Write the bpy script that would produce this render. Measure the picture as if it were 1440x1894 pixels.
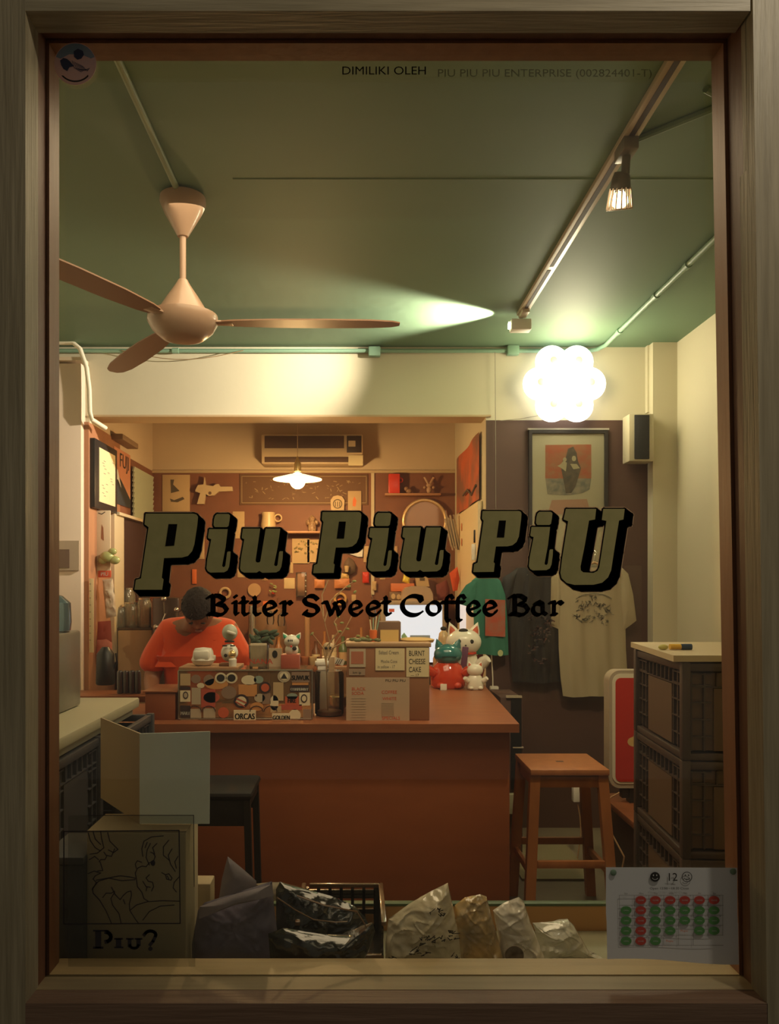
import bpy, bmesh, math, random
from mathutils import Vector, Matrix, noise
from mathutils.geometry import tessellate_polygon
random.seed(7)
for o in list(bpy.data.objects): bpy.data.objects.remove(o)
SC = bpy.context.scene
COL = SC.collection
PI = math.pi
# ------------------------------------------------------------------ camera
FK = 1450.0; VX = 657.0; VY = 1086.0; EYE = 1.5      # focal length, vanishing point and eye height
cam = bpy.data.objects.new('camera', bpy.data.cameras.new('camera')); COL.objects.link(cam)
cam.location = (0, 0, EYE); cam.rotation_euler = (PI/2, 0, 0)
cam.data.sensor_fit = 'HORIZONTAL'; cam.data.sensor_width = 36; cam.data.lens = 36*FK/1440
cam.data.shift_x = (720-VX)/1440; cam.data.shift_y = (VY-947)/1440
cam.data.clip_start = 0.05
SC.camera = cam
# ------------------------------------------------------------------ world, lights, exposure
w = bpy.data.worlds.new('night'); SC.world = w; w.use_nodes = True
w.node_tree.nodes['Background'].inputs[0].default_value = (1.0, 0.90, 0.72, 1)
w.node_tree.nodes['Background'].inputs[1].default_value = 0.095
SC.view_settings.view_transform = 'Standard'; SC.view_settings.look = 'None'
SC.view_settings.gamma = 1; SC.view_settings.exposure = 0.0; SC.view_settings.use_curve_mapping = False

def lamp(name, kind, loc, power, color, radius=0.05, aim=None, spot=60, blend=0.5, size=None):
    l = bpy.data.lights.new(name, kind); l.energy = power; l.color = color
    if kind == 'AREA': l.size = size or 0.5
    else: l.shadow_soft_size = radius
    if kind == 'SPOT': l.spot_size = math.radians(spot); l.spot_blend = blend
    o = bpy.data.objects.new(name, l); COL.objects.link(o); o.location = loc
    if aim: o.rotation_euler = (Vector(aim)-Vector(loc)).to_track_quat('-Z', 'Y').to_euler()
    return o
# walkway lamp outside, up to the right of the window
lamp('walkway_light', 'POINT', (1.27, 0.72, 3.34), 40, (1.0, 0.90, 0.74), 0.05)
# lights inside
lamp('pendant_light', 'POINT', (-0.412, 5.53, 2.17), 46, (1.0, 0.60, 0.24), 0.05)
lamp('flower_light', 'POINT', (1.29, 4.62, 2.74), 20, (1.0, 0.86, 0.57), 0.16)
lamp('grazing_spot_light', 'SPOT', (0.83, 4.30, 2.935), 480, (1.0, 0.86, 0.70), 0.02, (-0.6, 4.36, 2.90), 76, 0.7)
lamp('track_spot_light', 'SPOT', (1.00, 2.90, 2.62), 60, (1.0, 0.80, 0.50), 0.03, (0.2, 4.3, 1.0), 105, 0.8)
lamp('room_fill_light', 'AREA', (0.0, 2.7, 2.88), 26, (1.0, 0.76, 0.47), aim=(0.0, 3.4, 0), size=1.4)  # soft fill added under the ceiling, no fixture belongs to it

# ------------------------------------------------------------------ pixel helpers (a point at real depth Y)
def X(px, Y): return (px-VX)*Y/FK
def Z(py, Y): return EYE-(py-VY)*Y/FK
# ------------------------------------------------------------------ materials
MATS = {}
def mat(name, c, rough=0.6, metal=0.0, emit=0, ecol=None, bump=0.0, bscale=60, c2=None, nscale=8, stretch=(1,1,1), coat=0, trans=0, nlow=0.35, nhigh=0.65, alpha=None, sheen=0):
    if name in MATS: return MATS[name]
    m = bpy.data.materials.new(name); m.use_nodes = True; nt = m.node_tree; n = nt.nodes; L = nt.links
    b = n['Principled BSDF']; b.inputs['Base Color'].default_value = (*c, 1)
    b.inputs['Roughness'].default_value = rough; b.inputs['Metallic'].default_value = metal
    if coat: b.inputs['Coat Weight'].default_value = coat
    if sheen: b.inputs['Sheen Weight'].default_value = sheen
    if emit: b.inputs['Emission Color'].default_value = (*(ecol or c), 1); b.inputs['Emission Strength'].default_value = emit
    if c2 is not None or bump:
        tc = n.new('ShaderNodeTexCoord'); mp = n.new('ShaderNodeMapping'); mp.inputs['Scale'].default_value = stretch
        L.new(tc.outputs['Object'], mp.inputs['Vector'])
    if c2 is not None:
        nz = n.new('ShaderNodeTexNoise'); nz.inputs['Scale'].default_value = nscale; nz.inputs['Detail'].default_value = 6
        L.new(mp.outputs[0], nz.inputs['Vector'])
        cr = n.new('ShaderNodeValToRGB'); e = cr.color_ramp.elements
        e[0].position = nlow; e[0].color = (*c, 1); e[1].position = nhigh; e[1].color = (*c2, 1)
        L.new(nz.outputs['Fac'], cr.inputs[0]); L.new(cr.outputs[0], b.inputs['Base Color'])
    if bump:
        n2 = n.new('ShaderNodeTexNoise'); n2.inputs['Scale'].default_value = bscale; n2.inputs['Detail'].default_value = 4
        L.new(mp.outputs[0], n2.inputs['Vector'])
        bp = n.new('ShaderNodeBump'); bp.inputs['Strength'].default_value = bump; bp.inputs['Distance'].default_value = 0.01
        L.new(n2.outputs['Fac'], bp.inputs['Height']); L.new(bp.outputs[0], b.inputs['Normal'])
    MATS[name] = m; return m
def clear(name, tint=(1,1,1), gloss=0.12, rough=0.03, body=0.0, bcol=(.5,.5,.5)):
    """thin transparent sheet: transparent + fresnel gloss + a little body colour"""
    if name in MATS: return MATS[name]
    m = bpy.data.materials.new(name); m.use_nodes = True; nt = m.node_tree; n = nt.nodes; L = nt.links
    for k in list(n): n.remove(k)
    out = n.new('ShaderNodeOutputMaterial'); t = n.new('ShaderNodeBsdfTransparent'); t.inputs[0].default_value = (*tint, 1)
    g = n.new('ShaderNodeBsdfGlossy'); g.inputs['Roughness'].default_value = rough
    d = n.new('ShaderNodeBsdfDiffuse'); d.inputs[0].default_value = (*bcol, 1)
    fr = n.new('ShaderNodeFresnel'); fr.inputs[0].default_value = 1.45
    ad = n.new('ShaderNodeMath'); ad.operation = 'MULTIPLY'; ad.inputs[1].default_value = gloss/0.12
    L.new(fr.outputs[0], ad.inputs[0])
    m1 = n.new('ShaderNodeMixShader'); m1.inputs[0].default_value = body; L.new(t.outputs[0], m1.inputs[1]); L.new(d.outputs[0], m1.inputs[2])
    m2 = n.new('ShaderNodeMixShader'); L.new(ad.outputs[0], m2.inputs[0]); L.new(m1.outputs[0], m2.inputs[1]); L.new(g.outputs[0], m2.inputs[2])
    L.new(m2.outputs[0], out.inputs[0]); MATS[name] = m; return m
# ------------------------------------------------------------------ mesh builder
class MB:
    def __init__(s, m=None): s.bm = bmesh.new(); s.mats = []; s.cur = 0; s.mat(m) if m else None
    def mat(s, m):
        if m not in s.mats: s.mats.append(m)
        s.cur = s.mats.index(m); return s
    def _f(s, vs):
        try: f = s.bm.faces.new(vs); f.material_index = s.cur; f.smooth = True; return f
        except ValueError: return None
    def add(s, vs, fs):
        v = [s.bm.verts.new(p) for p in vs]
        for f in fs: s._f([v[i] for i in f])
        return v
    def merge(s, tb, M=None):
        tb.verts.ensure_lookup_table(); tb.verts.index_update()
        s.add([(M @ v.co if M else v.co) for v in tb.verts], [[v.index for v in f.verts] for f in tb.faces]); tb.free()
    def box(s, x0, x1, y0, y1, z0, z1, bev=0, rz=0, seg=2):
        t = bmesh.new(); bmesh.ops.create_cube(t, size=1)
        for v in t.verts: v.co = Vector((v.co.x*(x1-x0), v.co.y*(y1-y0), v.co.z*(z1-z0)))
        if bev: bmesh.ops.bevel(t, geom=list(t.edges), offset=bev, segments=seg, affect='EDGES', profile=0.5)
        s.merge(t, Matrix.Translation(((x0+x1)/2, (y0+y1)/2, (z0+z1)/2)) @ Matrix.Rotation(rz, 4, 'Z')); return s
    def obox(s, c, size, R=None, bev=0):
        t = bmesh.new(); bmesh.ops.create_cube(t, size=1)
        for v in t.verts: v.co = Vector((v.co.x*size[0], v.co.y*size[1], v.co.z*size[2]))
        if bev: bmesh.ops.bevel(t, geom=list(t.edges), offset=bev, segments=2, affect='EDGES', profile=0.5)
        s.merge(t, Matrix.Translation(c) @ (R or Matrix())); return s
    def pbox(s, a, b, c, d, Y0, Y1, bev=0):        # face seen at depth Y0
        return s.box(X(a, Y0), X(b, Y0), Y0, Y1, Z(d, Y0), Z(c, Y0), bev)
    def lathe(s, prof, c, seg=24, axis=None, sx=1, sy=1):
        n = len(prof); vs = []
        for (r, z) in prof:
            for k in range(seg):
                a = 2*PI*k/seg; vs.append(Vector((r*math.cos(a)*sx, r*math.sin(a)*sy, z)))
        q = Vector((0,0,1)).rotation_difference(Vector(axis)) if axis else None
        vs = [(q @ v if q else v)+Vector(c) for v in vs]
        fs = [[i*seg+k, i*seg+(k+1)%seg, (i+1)*seg+(k+1)%seg, (i+1)*seg+k] for i in range(n-1) for k in range(seg)]
        if prof[0][0] > 1e-6: fs.append(list(range(seg))[::-1])
        if prof[-1][0] > 1e-6: fs.append([(n-1)*seg+k for k in range(seg)])
        s.add(vs, fs); return s
    def cyl(s, p, q, r, seg=12, r2=None):
        p = Vector(p); q = Vector(q); return s.lathe([(r, 0), (r2 if r2 is not None else r, (q-p).length)], p, seg, (q-p).normalized())
    def ball(s, c, r, sc=(1,1,1), seg=20, R=None):
        t = bmesh.new(); bmesh.ops.create_uvsphere(t, u_segments=seg, v_segments=seg//2+2, radius=1)
        for v in t.verts:
            v.co = Vector((v.co.x*sc[0]*r, v.co.y*sc[1]*r, v.co.z*sc[2]*r))
        s.merge(t, Matrix.Translation(c) @ (R or Matrix())); return s
    def tube(s, pts, r, seg=8, rr=None):
        P = [Vector(p) for p in pts]; rings = []; up = None
        for i, p in enumerate(P):
            t = (P[min(i+1, len(P)-1)]-P[max(i-1, 0)]).normalized()
            if up is None: up = t.orthogonal().normalized()
            up = (up-t*up.dot(t)).normalized(); b = t.cross(up); R = rr[i] if rr else r
            rings.append([s.bm.verts.new(p+(up*math.cos(2*PI*k/seg)+b*math.sin(2*PI*k/seg))*R) for k in range(seg)])
        for i in range(len(P)-1):
            for k in range(seg): s._f([rings[i][k], rings[i][(k+1)%seg], rings[i+1][(k+1)%seg], rings[i+1][k]])
        s._f(rings[0][::-1]); s._f(rings[-1]); return s
    def torus(s, c, R, r, axis=(0,1,0), seg=40, a0=0, a1=2*PI, sz=1):
        q = Vector((0,0,1)).rotation_difference(Vector(axis)); full = abs(a1-a0-2*PI) < 1e-6
        pts = [q @ Vector((R*math.cos(a0+(a1-a0)*k/seg), R*math.sin(a0+(a1-a0)*k/seg)*sz, 0))+Vector(c) for k in range(seg+1)]
        return s.tube(pts, r, 10)
    def prism(s, pts, Y0, Y1):                       # polygon in (x,z) between two depths
        n = len(pts); vs = [(x, Y0, z) for x, z in pts]+[(x, Y1, z) for x, z in pts]
        v = [s.bm.verts.new(p) for p in vs]
        tri = tessellate_polygon([[Vector((x, z, 0)) for x, z in pts]]) if n > 4 else None
        for q in (v[:n], v[n:]):
            if tri:
                for a_, b_, c_ in tri: s._f([q[a_], q[b_], q[c_]])
            else: s._f(q)
        for i in range(n): s._f([v[i], v[(i+1)%n], v[n+(i+1)%n], v[n+i]])
        return s
    def pprism(s, pts, Y0, Y1): return s.prism([(X(a, Y0), Z(b, Y0)) for a, b in pts], Y0, Y1)
    def hprism(s, pts, z0, z1):                      # polygon in (x,y) between two heights
        n = len(pts); v = [s.bm.verts.new((x, y, z0)) for x, y in pts]+[s.bm.verts.new((x, y, z1)) for x, y in pts]
        for q in (v[:n], v[n:]):
            f = s._f(q)
            if f and n > 4: bmesh.ops.triangulate(s.bm, faces=[f])
        for i in range(n): s._f([v[i], v[(i+1)%n], v[n+(i+1)%n], v[n+i]])
        return s
    def disc(s, px, py, rx, ry, Y, th=0.0006, seg=24):
        return s.pprism([(px+rx*math.cos(2*PI*k/seg), py+ry*math.sin(2*PI*k/seg)) for k in range(seg)], Y-th, Y)
    def line(s, pts, Y, w, th=0.0005):               # drawn line on a plane facing the viewer, pixel coordinates
        for (a, b) in zip(pts[:-1], pts[1:]):
            dx, dy = b[0]-a[0], b[1]-a[1]; l = math.hypot(dx, dy) or 1; nx, ny = -dy/l*w/2, dx/l*w/2; ex, ey = dx/l*w*.3, dy/l*w*.3
            s.pprism([(a[0]+nx-ex, a[1]+ny-ey), (b[0]+nx+ex, b[1]+ny+ey), (b[0]-nx+ex, b[1]-ny+ey), (a[0]-nx-ex, a[1]-ny-ey)], Y-th, Y)
        return s
    def text(s, string, org, h, u=(1,0,0), v=(0,0,1), sx=1.0, align='LEFT', th=0.0004):
        me = text_mesh(string, align); u = Vector(u); v = Vector(v); n = u.cross(v)
        s.add([Vector(org)+u*p[0]*h*sx+v*p[1]*h+n*(th if k == 0 else 0) for k in (0,) for p in me[0]], me[1]); return s
    def ptext(s, string, px, py, hpx, Y, sx=1.0, align='LEFT'):
        return s.text(string, (X(px, Y), Y, Z(py, Y)), hpx*Y/FK/0.72, sx=sx, align=align)
    def pillow(s, pts, Y, th, lean=0.0, wr=0.004, base=None, rings=9, sub=4, fr=22, crease=0):
        """puffed packet: outline in pixels at depth Y, leaning back with height"""
        P = []
        for i in range(len(pts)):
            a, b = pts[i], pts[(i+1) % len(pts)]
            for k in range(sub): P.append((a[0]+(b[0]-a[0])*k/sub, a[1]+(b[1]-a[1])*k/sub))
        W = [Vector((X(a, Y), 0, max(.6015, Z(b, Y)))) for a, b in P]; c = sum(W, Vector())/len(W); zb = min(p.z for p in W)
        n = len(W); fb = []
        for side in (-1, 1):
            R = []
            for k in range(rings):
                r = 1-k/(rings-1)*0.985; ring = []
                for p in W:
                    q = c+(p-c)*r; bulge = (1-r**2.5)*th/2 + (0 if k == 0 else (noise.noise(q*fr+Vector((Y*9, 0, 0)))*wr*1.6+abs(noise.noise(q*fr*2.1))*wr+(crease*(max(0, 1-abs(noise.noise(Vector(((q.x+q.z*.7)*14, Y*7, (q.z-q.x*.7)*34))))*5)+.7*max(0, 1-abs(noise.noise(Vector(((q.x-q.z*.5)*22, Y*11+3, (q.z+q.x*.5)*52))))*5))*min(1, k/2) if crease else 0)))
                    ring.append(s.bm.verts.new((q.x, Y+th/2+side*bulge+(q.z-zb)*lean, max(q.z, .6015))))
                R.append(ring)
            for k in range(rings-1):
                for i in range(n): s._f([R[k][i], R[k][(i+1)%n], R[k+1][(i+1)%n], R[k+1][i]])
            s._f(R[-1]); fb.append(R[0])
        for i in range(n): s._f([fb[0][i], fb[0][(i+1)%n], fb[1][(i+1)%n], fb[1][i]])
        bmesh.ops.remove_doubles(s.bm, verts=fb[0]+fb[1], dist=1e-6)
        return s
    def build(s, name, parent=None, sharp=38):
        bm = s.bm
        if not len(bm.verts): raise Exception('empty '+name)
        bmesh.ops.recalc_face_normals(bm, faces=list(bm.faces))
        me = bpy.data.meshes.new(name)
        xs = [v.co.x for v in bm.verts]; ys = [v.co.y for v in bm.verts]; zs = [v.co.z for v in bm.verts]
        org = Vector(((min(xs)+max(xs))/2, (min(ys)+max(ys))/2, min(zs)))
        for v in bm.verts: v.co -= org
        bm.to_mesh(me); bm.free()
        for m in s.mats: me.materials.append(m)
        try: me.set_sharp_from_angle(angle=math.radians(sharp))
        except Exception: pass
        o = bpy.data.objects.new(name, me); COL.objects.link(o)
        if parent:
            o.parent = parent; w = parent.location.copy(); q = parent.parent
            while q: w += q.location; q = q.parent
            o.location = org-w
        else: o.location = org
        return o
_TX = {}
def text_mesh(string, align='LEFT'):
    if (string, align) in _TX: return _TX[(string, align)]
    cu = bpy.data.curves.new('t', 'FONT'); cu.body = string; cu.align_x = align; cu.resolution_u = 3
    ob = bpy.data.objects.new('t', cu); COL.objects.link(ob)
    dg = bpy.context.evaluated_depsgraph_get(); ev = ob.evaluated_get(dg); me = ev.to_mesh()
    r = ([tuple(v.co) for v in me.vertices], [list(p.vertices) for p in me.polygons]); ev.to_mesh_clear()
    bpy.data.objects.remove(ob); bpy.data.curves.remove(cu); _TX[(string, align)] = r; return r
def tag(o, label, cat, group=None, kind=None):
    o['label'] = label; o['category'] = cat
    if group: o['group'] = group
    if kind: o['kind'] = kind
    return o
def thing(name, label, cat, loc, group=None):
    o = bpy.data.objects.new(name, None); COL.objects.link(o); o.location = loc; o.empty_display_size = 0.05
    return tag(o, label, cat, group)
def struct(o): o['kind'] = 'structure'; return o
def one(mb, name, label, cat, group=None): return tag(mb.build(name), label, cat, group)
def dup(root, loc, rz=None, label=None):
    r = root.copy(); COL.objects.link(r); r.location = loc
    if rz is not None: r.rotation_euler = (0, 0, rz)
    if label: r['label'] = label
    for ch in list(root.children):
        c = ch.copy(); COL.objects.link(c); c.parent = r
        for g in ch.children: d = g.copy(); COL.objects.link(d); d.parent = c
    return r
def skin(name, verts, edges, radii, m, sub=2, root=0, parent=None):
    me = bpy.data.meshes.new(name); me.from_pydata(verts, edges, []); ob = bpy.data.objects.new(name+'_t', me); COL.objects.link(ob)
    md = ob.modifiers.new('s', 'SKIN'); md.use_smooth_shade = True
    for i, r in enumerate(radii):
        d = me.skin_vertices[0].data[i]; d.radius = (r, r) if not isinstance(r, tuple) else r; d.use_root = (i == root)
    sb = ob.modifiers.new('u', 'SUBSURF'); sb.levels = sub; sb.render_levels = sub
    dg = bpy.context.evaluated_depsgraph_get(); nm = bpy.data.meshes.new_from_object(ob.evaluated_get(dg))
    bpy.data.objects.remove(ob); mb = MB(m)
    mb.add([v.co for v in nm.vertices], [list(p.vertices) for p in nm.polygons]); return mb

# palette -----------------------------------------------------------------------------------
WV = mat('frame_wood_upright', (.29,.235,.135), .55, c2=(.40,.33,.20), nscale=5, stretch=(14,14,.7), bump=.25, bscale=9)
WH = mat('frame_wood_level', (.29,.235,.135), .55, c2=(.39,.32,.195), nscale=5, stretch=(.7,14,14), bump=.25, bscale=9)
WR = mat('reveal_wood', (.155,.062,.03), .5, c2=(.19,.08,.038), nscale=5, stretch=(6,6,.8), bump=.1, bscale=9)
CREAM = mat('cream_wall_paint', (.62,.56,.40), .8, bump=.06, bscale=30, c2=(.58,.52,.37), nscale=1.5)
TANW = mat('tan_wall_paint', (.62,.50,.35), .8, c2=(.58,.46,.32), nscale=2)
GREEN = mat('green_ceiling_paint', (.125,.205,.12), .62, c2=(.14,.225,.135), nscale=1.1, bump=.08, bscale=14)
GPIPE = mat('green_pipe_paint', (.22,.36,.25), .45)
BROWNW = mat('brown_wall_board', (.080,.038,.025), .6, c2=(.092,.044,.029), nscale=3)
PEG = mat('brown_pegboard', (.20,.075,.035), .6, c2=(.23,.085,.04), nscale=6)
COUNTER = mat('orange_brown_counter', (.27,.075,.024), .55, c2=(.30,.085,.028), nscale=3, stretch=(1,1,4))
CTOP = mat('counter_top_wood', (.30,.10,.038), .42, c2=(.25,.08,.03), nscale=6, stretch=(1,6,6))
STOOLW = mat('orange_stool_wood', (.40,.15,.05), .42, c2=(.33,.12,.04), nscale=5, stretch=(5,5,1))
BLACK = mat('black_plastic', (.012,.012,.012), .4)
BLACKM = mat('black_vinyl', (.006,.004,.003), .9)
BLACKM.node_tree.nodes['Principled BSDF'].inputs['Specular IOR Level'].default_value = .08
WHITE = mat('white_plastic', (.78,.74,.64), .35)
PAPER = mat('white_paper', (.72,.70,.66), .8)
CREAMP = mat('cream_paper', (.72,.60,.36), .8)
OLIVE = mat('olive_gold_vinyl', (.48,.41,.155), .6, c2=(.43,.37,.135), nscale=40)
HALO = mat('pale_vinyl_edge', (.80,.50,.26), .6)
CARDB = mat('brown_cardboard', (.36,.19,.09), .8, c2=(.40,.22,.11), nscale=5)
INK = mat('black_ink', (.03,.025,.02), .8)
GREYINK = mat('grey_ink', (.20,.18,.15), .8)
RED = mat('red_plastic', (.62,.045,.02), .35)
ORANGE = mat('orange_print', (.75,.17,.04), .6)
GLASSJ = clear('jar_glass', (.95,.93,.88), .22, .04, .06, (.6,.55,.45))
STEEL = mat('steel', (.55,.50,.42), .25, .9)
GOLD = mat('brass_ring', (.85,.62,.30), .25, .8)

# =================================================================== WINDOW AND OUTSIDE
def quad(l, rt, rb, t, b, Y):      # px left, right at top, right at bottom, top, bottom -> world corners
    return [(X(l, Y), Z(t, Y)), (X(rt, Y), Z(t, Y)), (X(rb, Y), Z(b, Y)), (X(l, Y), Z(b, Y))]
def ring(q_in, q_out, Y0, Y1, names, parent, mv, mh):
    for i, nm in enumerate(names):   # top, right, bottom, left
        j = (i+1) % 4; a, b, c, d = q_in[i], q_in[j], q_out[j], q_out[i]
        mb = MB(S0 if (i == 2 and mh is WR) else mh if i in (0, 2) else mv); mb.prism([a, b, c, d], Y0, Y1); mb.build(nm, parent)
S0 = mat('sill_wood', (.30,.22,.11), .5, c2=(.36,.265,.135), nscale=5, stretch=(.7,9,9))
YF = 1.55; YG = 1.60; YI = 1.66
win = struct(bpy.data.objects.new('window_1', None)); COL.objects.link(win); win.location = (X(720, YF), YF, Z(1834, YF))
qr = quad(65, 1367, 1398, 38, 1834, YF)                       # reveal opening
qg = quad(54, 1379, 1410, 27, 1846, YF)
qb = quad(47, 1387, 1419, 20, 1856, 1.50)
ring(qr, quad(30, 1400, 1432, 10, 1870, YF), YF-.005, YI, ('head_reveal', 'jamb_reveal', 'sill_reveal', 'jamb_reveal'), win, WR, WR)
ring(qr, qg, 1.528, YF-.005, ('bead_strip',)*4, win, WV, WH)
ring(qg, quad(30, 1400, 1432, 10, 1870, YF), 1.542, YF-.0051, ('groove_strip',)*4, win, WR, WR)
s_in = [(qr[k][0]+(.006 if k in (0, 3) else -.006), qr[k][1]+(-.006 if k < 2 else .006)) for k in range(4)]
ring(s_in, qr, YG+.006, YI, ('glazing_bead',)*4, win, WR, WR)
mb = MB(S0); mb.prism([(qr[3][0], qr[3][1]), (qr[2][0], qr[2][1]), (qr[2][0], qr[2][1]+.004), (qr[3][0], qr[3][1]+.004)], YF, YI+.02); mb.build('sill_board', win)
PANE = clear('window_glass', (.96,.97,.95), .10, .01, .022, (.55,.45,.34))  # warm body colour paints a faint haze over the dark interior
mb = MB(PANE); mb.prism(qr, YG, YG+.006); mb.build('glass_pane', win)
# face boards round the window (outer wall)
big = [(-3.2, 3.5), (3.4, 3.5), (3.4, 0), (-3.2, 0)]
wf = struct(bpy.data.objects.new('wall_front', None)); COL.objects.link(wf); wf.location = (0, 1.5, 0)
outq = [(-1.05, 2.95), (1.2, 2.95), (1.2, .35), (-1.05, .35)]
def board(pts, m, nm): b_ = MB(m); b_.prism(pts, 1.50, 1.56); return b_.build(nm, wf)
board([(outq[0][0], outq[0][1]), (qb[0][0], outq[0][1]), (qb[0][0], outq[3][1]), (outq[3][0], outq[3][1])], WV, 'upright_board')
board([(qb[1][0], outq[1][1]), (outq[1][0], outq[1][1]), (outq[2][0], outq[2][1]), (qb[2][0]+.004, outq[2][1])], WV, 'upright_board')
board([(qb[0][0], outq[0][1]), (qb[1][0], outq[1][1]), (qb[1][0], qb[1][1]), (qb[0][0], qb[0][1])], WH, 'level_board')
WL = mat('shaded_frame_wood', (.19,.11,.065), .55, c2=(.24,.145,.09), nscale=5, stretch=(.7,14,14), bump=.2, bscale=9)  # frame wood darkened to paint the weaker light at the bottom
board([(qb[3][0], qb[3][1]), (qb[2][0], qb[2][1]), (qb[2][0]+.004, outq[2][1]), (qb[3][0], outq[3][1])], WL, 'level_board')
mb = MB(CREAM)
for a in [(-3.2, -1.05, 0, 3.5), (1.2, 3.4, 0, 3.5), (-1.05, 1.2, 2.95, 3.5), (-1.05, 1.2, 0, .35)]: mb.box(a[0], a[1], 1.52, 1.65, a[2], a[3])
for a in [(-1.05, qr[0][0]-.03, .35, 2.95), (qr[2][0]+.03, 1.2, .35, 2.95), (qr[0][0]-.03, qr[2][0]+.03, qr[0][1]+.03, 2.95), (qr[0][0]-.03, qr[2][0]+.03, .35, qr[2][1]-.03)]: mb.box(a[0], a[1], 1.562, 1.65, a[2], a[3])
mb.build('wall_core', wf)

# ---- lettering on the glass -------------------------------------------------
def c6(p): return (230+p[0]/2.939, 920+p[1]/2.939)
def c1(p): return (280+p[0]/5.143, 860+p[1]/5.143)
def c2_(p): return (500+p[0]/6.545, 860+p[1]/6.545)
def c5(p): return (820+p[0]/3.4286, 740+p[1]/3.4286)
P_BIG = [c6(p) for p in [(115,88),(375,88),(392,93),(400,106),(396,150),(380,255),(368,292),(345,318),(312,327),(215,330),(203,436),(213,446),(205,502),(54,502),(62,448),(90,440),(131,162),(109,146)]]
P_BIGH = [c6(p) for p in [(240,145),(287,145),(270,262),(222,265)]]
P_SM = [c2_(p) for p in [(628,570),(1070,570),(1092,580),(1100,605),(1094,680),(1068,880),(1040,945),(990,985),(930,998),(790,1000),(762,1190),(777,1205),(765,1307),(516,1310),(526,1215),(568,1195),(640,690),(620,662)]]
P_SMH = [c2_(p) for p in [(830,685),(912,685),(890,890),(802,890)]]
I_DOT = [c1(p) for p in [(603,485),(622,466),(733,466),(747,480),(742,530),(733,580),(718,591),(602,591),(590,572),(594,520)]]
I_BOD = [c1(p) for p in [(548,610),(725,610),(705,780),(672,958),(678,970),(693,970),(702,958),(719,832),(727,823),(752,823),(750,880),(738,968),(722,1004),(690,1021),(560,1024),(535,1010),(522,985),(530,900),(568,706),(545,700),(536,690)]]
U_SM = [c1(p) for p in [(868,605),(1034,605),(990,905),(994,922),(1008,928),(1026,926),(1035,915),(1086,605),(1225,605),(1200,780),(1166,950),(1174,961),(1190,961),(1198,950),(1214,830),(1222,820),(1250,820),(1247,890),(1235,968),(1218,1004),(1186,1022),(1055,1026),(1026,1008),(1000,1024),(880,1024),(852,1010),(842,985),(850,890),(882,706),(862,698),(858,688)]]
U_BIG = [c5(p) for p in [(775,690),(967,690),(960,757),(922,764),(895,920),(868,1055),(870,1080),(885,1092),(950,1096),(975,1084),(987,1060),(1032,766),(1003,760),(1012,690),(1148,690),(1140,757),(1112,764),(1085,930),(1062,1080),(1042,1125),(1005,1158),(950,1171),(830,1172),(780,1160),(748,1130),(740,1095),(752,1000),(789,768),(760,757)]]
def shift(P, dx, dy): return [(a+dx, b+dy) for a, b in P]
def shape_black(mb, poly, sw, wd, Y0, Y1, fill=True):
    n = len(poly); sx, sy = sw
    f = [(a, b) for a, b in poly]
    if fill:
        mb.pprism(f, Y0, Y1); mb.pprism(shift(f, sx, sy), Y0, Y1)
    for i in range(n):
        a, b = f[i], f[(i+1) % n]; dx, dy = b[0]-a[0], b[1]-a[1]; l = math.hypot(dx, dy) or 1; nx, ny = -dy/l*wd, dx/l*wd
        q = [a, b, (b[0]+sx, b[1]+sy), (a[0]+sx, a[1]+sy)]
        if abs(dx*sy-dy*sx) > .5: mb.pprism(q, Y0, Y1)
        for ox, oy in ((0, 0), (sx, sy)):
            mb.pprism([(a[0]+nx+ox, a[1]+ny+oy), (b[0]+nx+ox, b[1]+ny+oy), (b[0]-nx+ox, b[1]-ny+oy), (a[0]-nx+ox, a[1]-ny+oy)], Y0, Y1)
            mb.pprism([(a[0]+ox+wd*math.cos(2*PI*k/8), a[1]+oy+wd*math.sin(2*PI*k/8)) for k in range(8)], Y0, Y1)
        l2 = math.hypot(sx, sy); mx, my = -sy/l2*wd, sx/l2*wd
        mb.pprism([(a[0]+mx, a[1]+my), (a[0]+sx+mx, a[1]+sy+my), (a[0]+sx-mx, a[1]+sy-my), (a[0]-mx, a[1]-my)], Y0, Y1)
def letter(name, label, polys, hole, sw, wd=2.2):
    r = thing(name, label, 'window letter', (X(polys[0][0][0], YG), YG-.002, Z(polys[-1][-1][1], YG)), 'vinyl letters of the shop name')
    b = MB(HALO)
    for p in polys: shape_black(b, p, sw, wd+1.3, YG-.0008, YG-.0004)
    b.build('pale_outline', r)
    b = MB(BLACKM)
    for p in polys: shape_black(b, p, sw, wd, YG-.0014, YG-.0010)
    b.build('black_shadow', r)
    b = MB(OLIVE)
    for p in polys: b.pprism(p, YG-.0020, YG-.0016)
    if hole:
        b.mat(BLACKM); b.pprism(hole, YG-.0026, YG-.0021)
    b.build('letter_face', r)
letter('letter_p', 'big olive slab letter P with black shadow that begins the shop name', [P_BIG], P_BIGH, (11, 10.5))
letter('letter_i', 'small olive letter i between the big first P and the first u', [I_DOT, I_BOD], None, (11, 9))
letter('letter_u', 'small olive letter u ending the first word of the shop name', [U_SM], None, (11, 9))
letter('letter_p', 'small olive slab letter P that begins the second word', [P_SM], P_SMH, (10, 8.5))
letter('letter_i', 'small olive letter i in the middle of the second word', [shift(I_DOT, 298, -2), shift(I_BOD, 298, -2)], None, (10, 8.5))
letter('letter_u', 'small olive letter u ending the second word of the shop name', [shift(U_SM, 297, -2)], None, (10, 8.5))
letter('letter_p', 'small olive slab letter P that begins the third word', [shift(P_SM, 296, -2)], shift(P_SMH, 296, -2), (9.5, 8.5))
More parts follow.
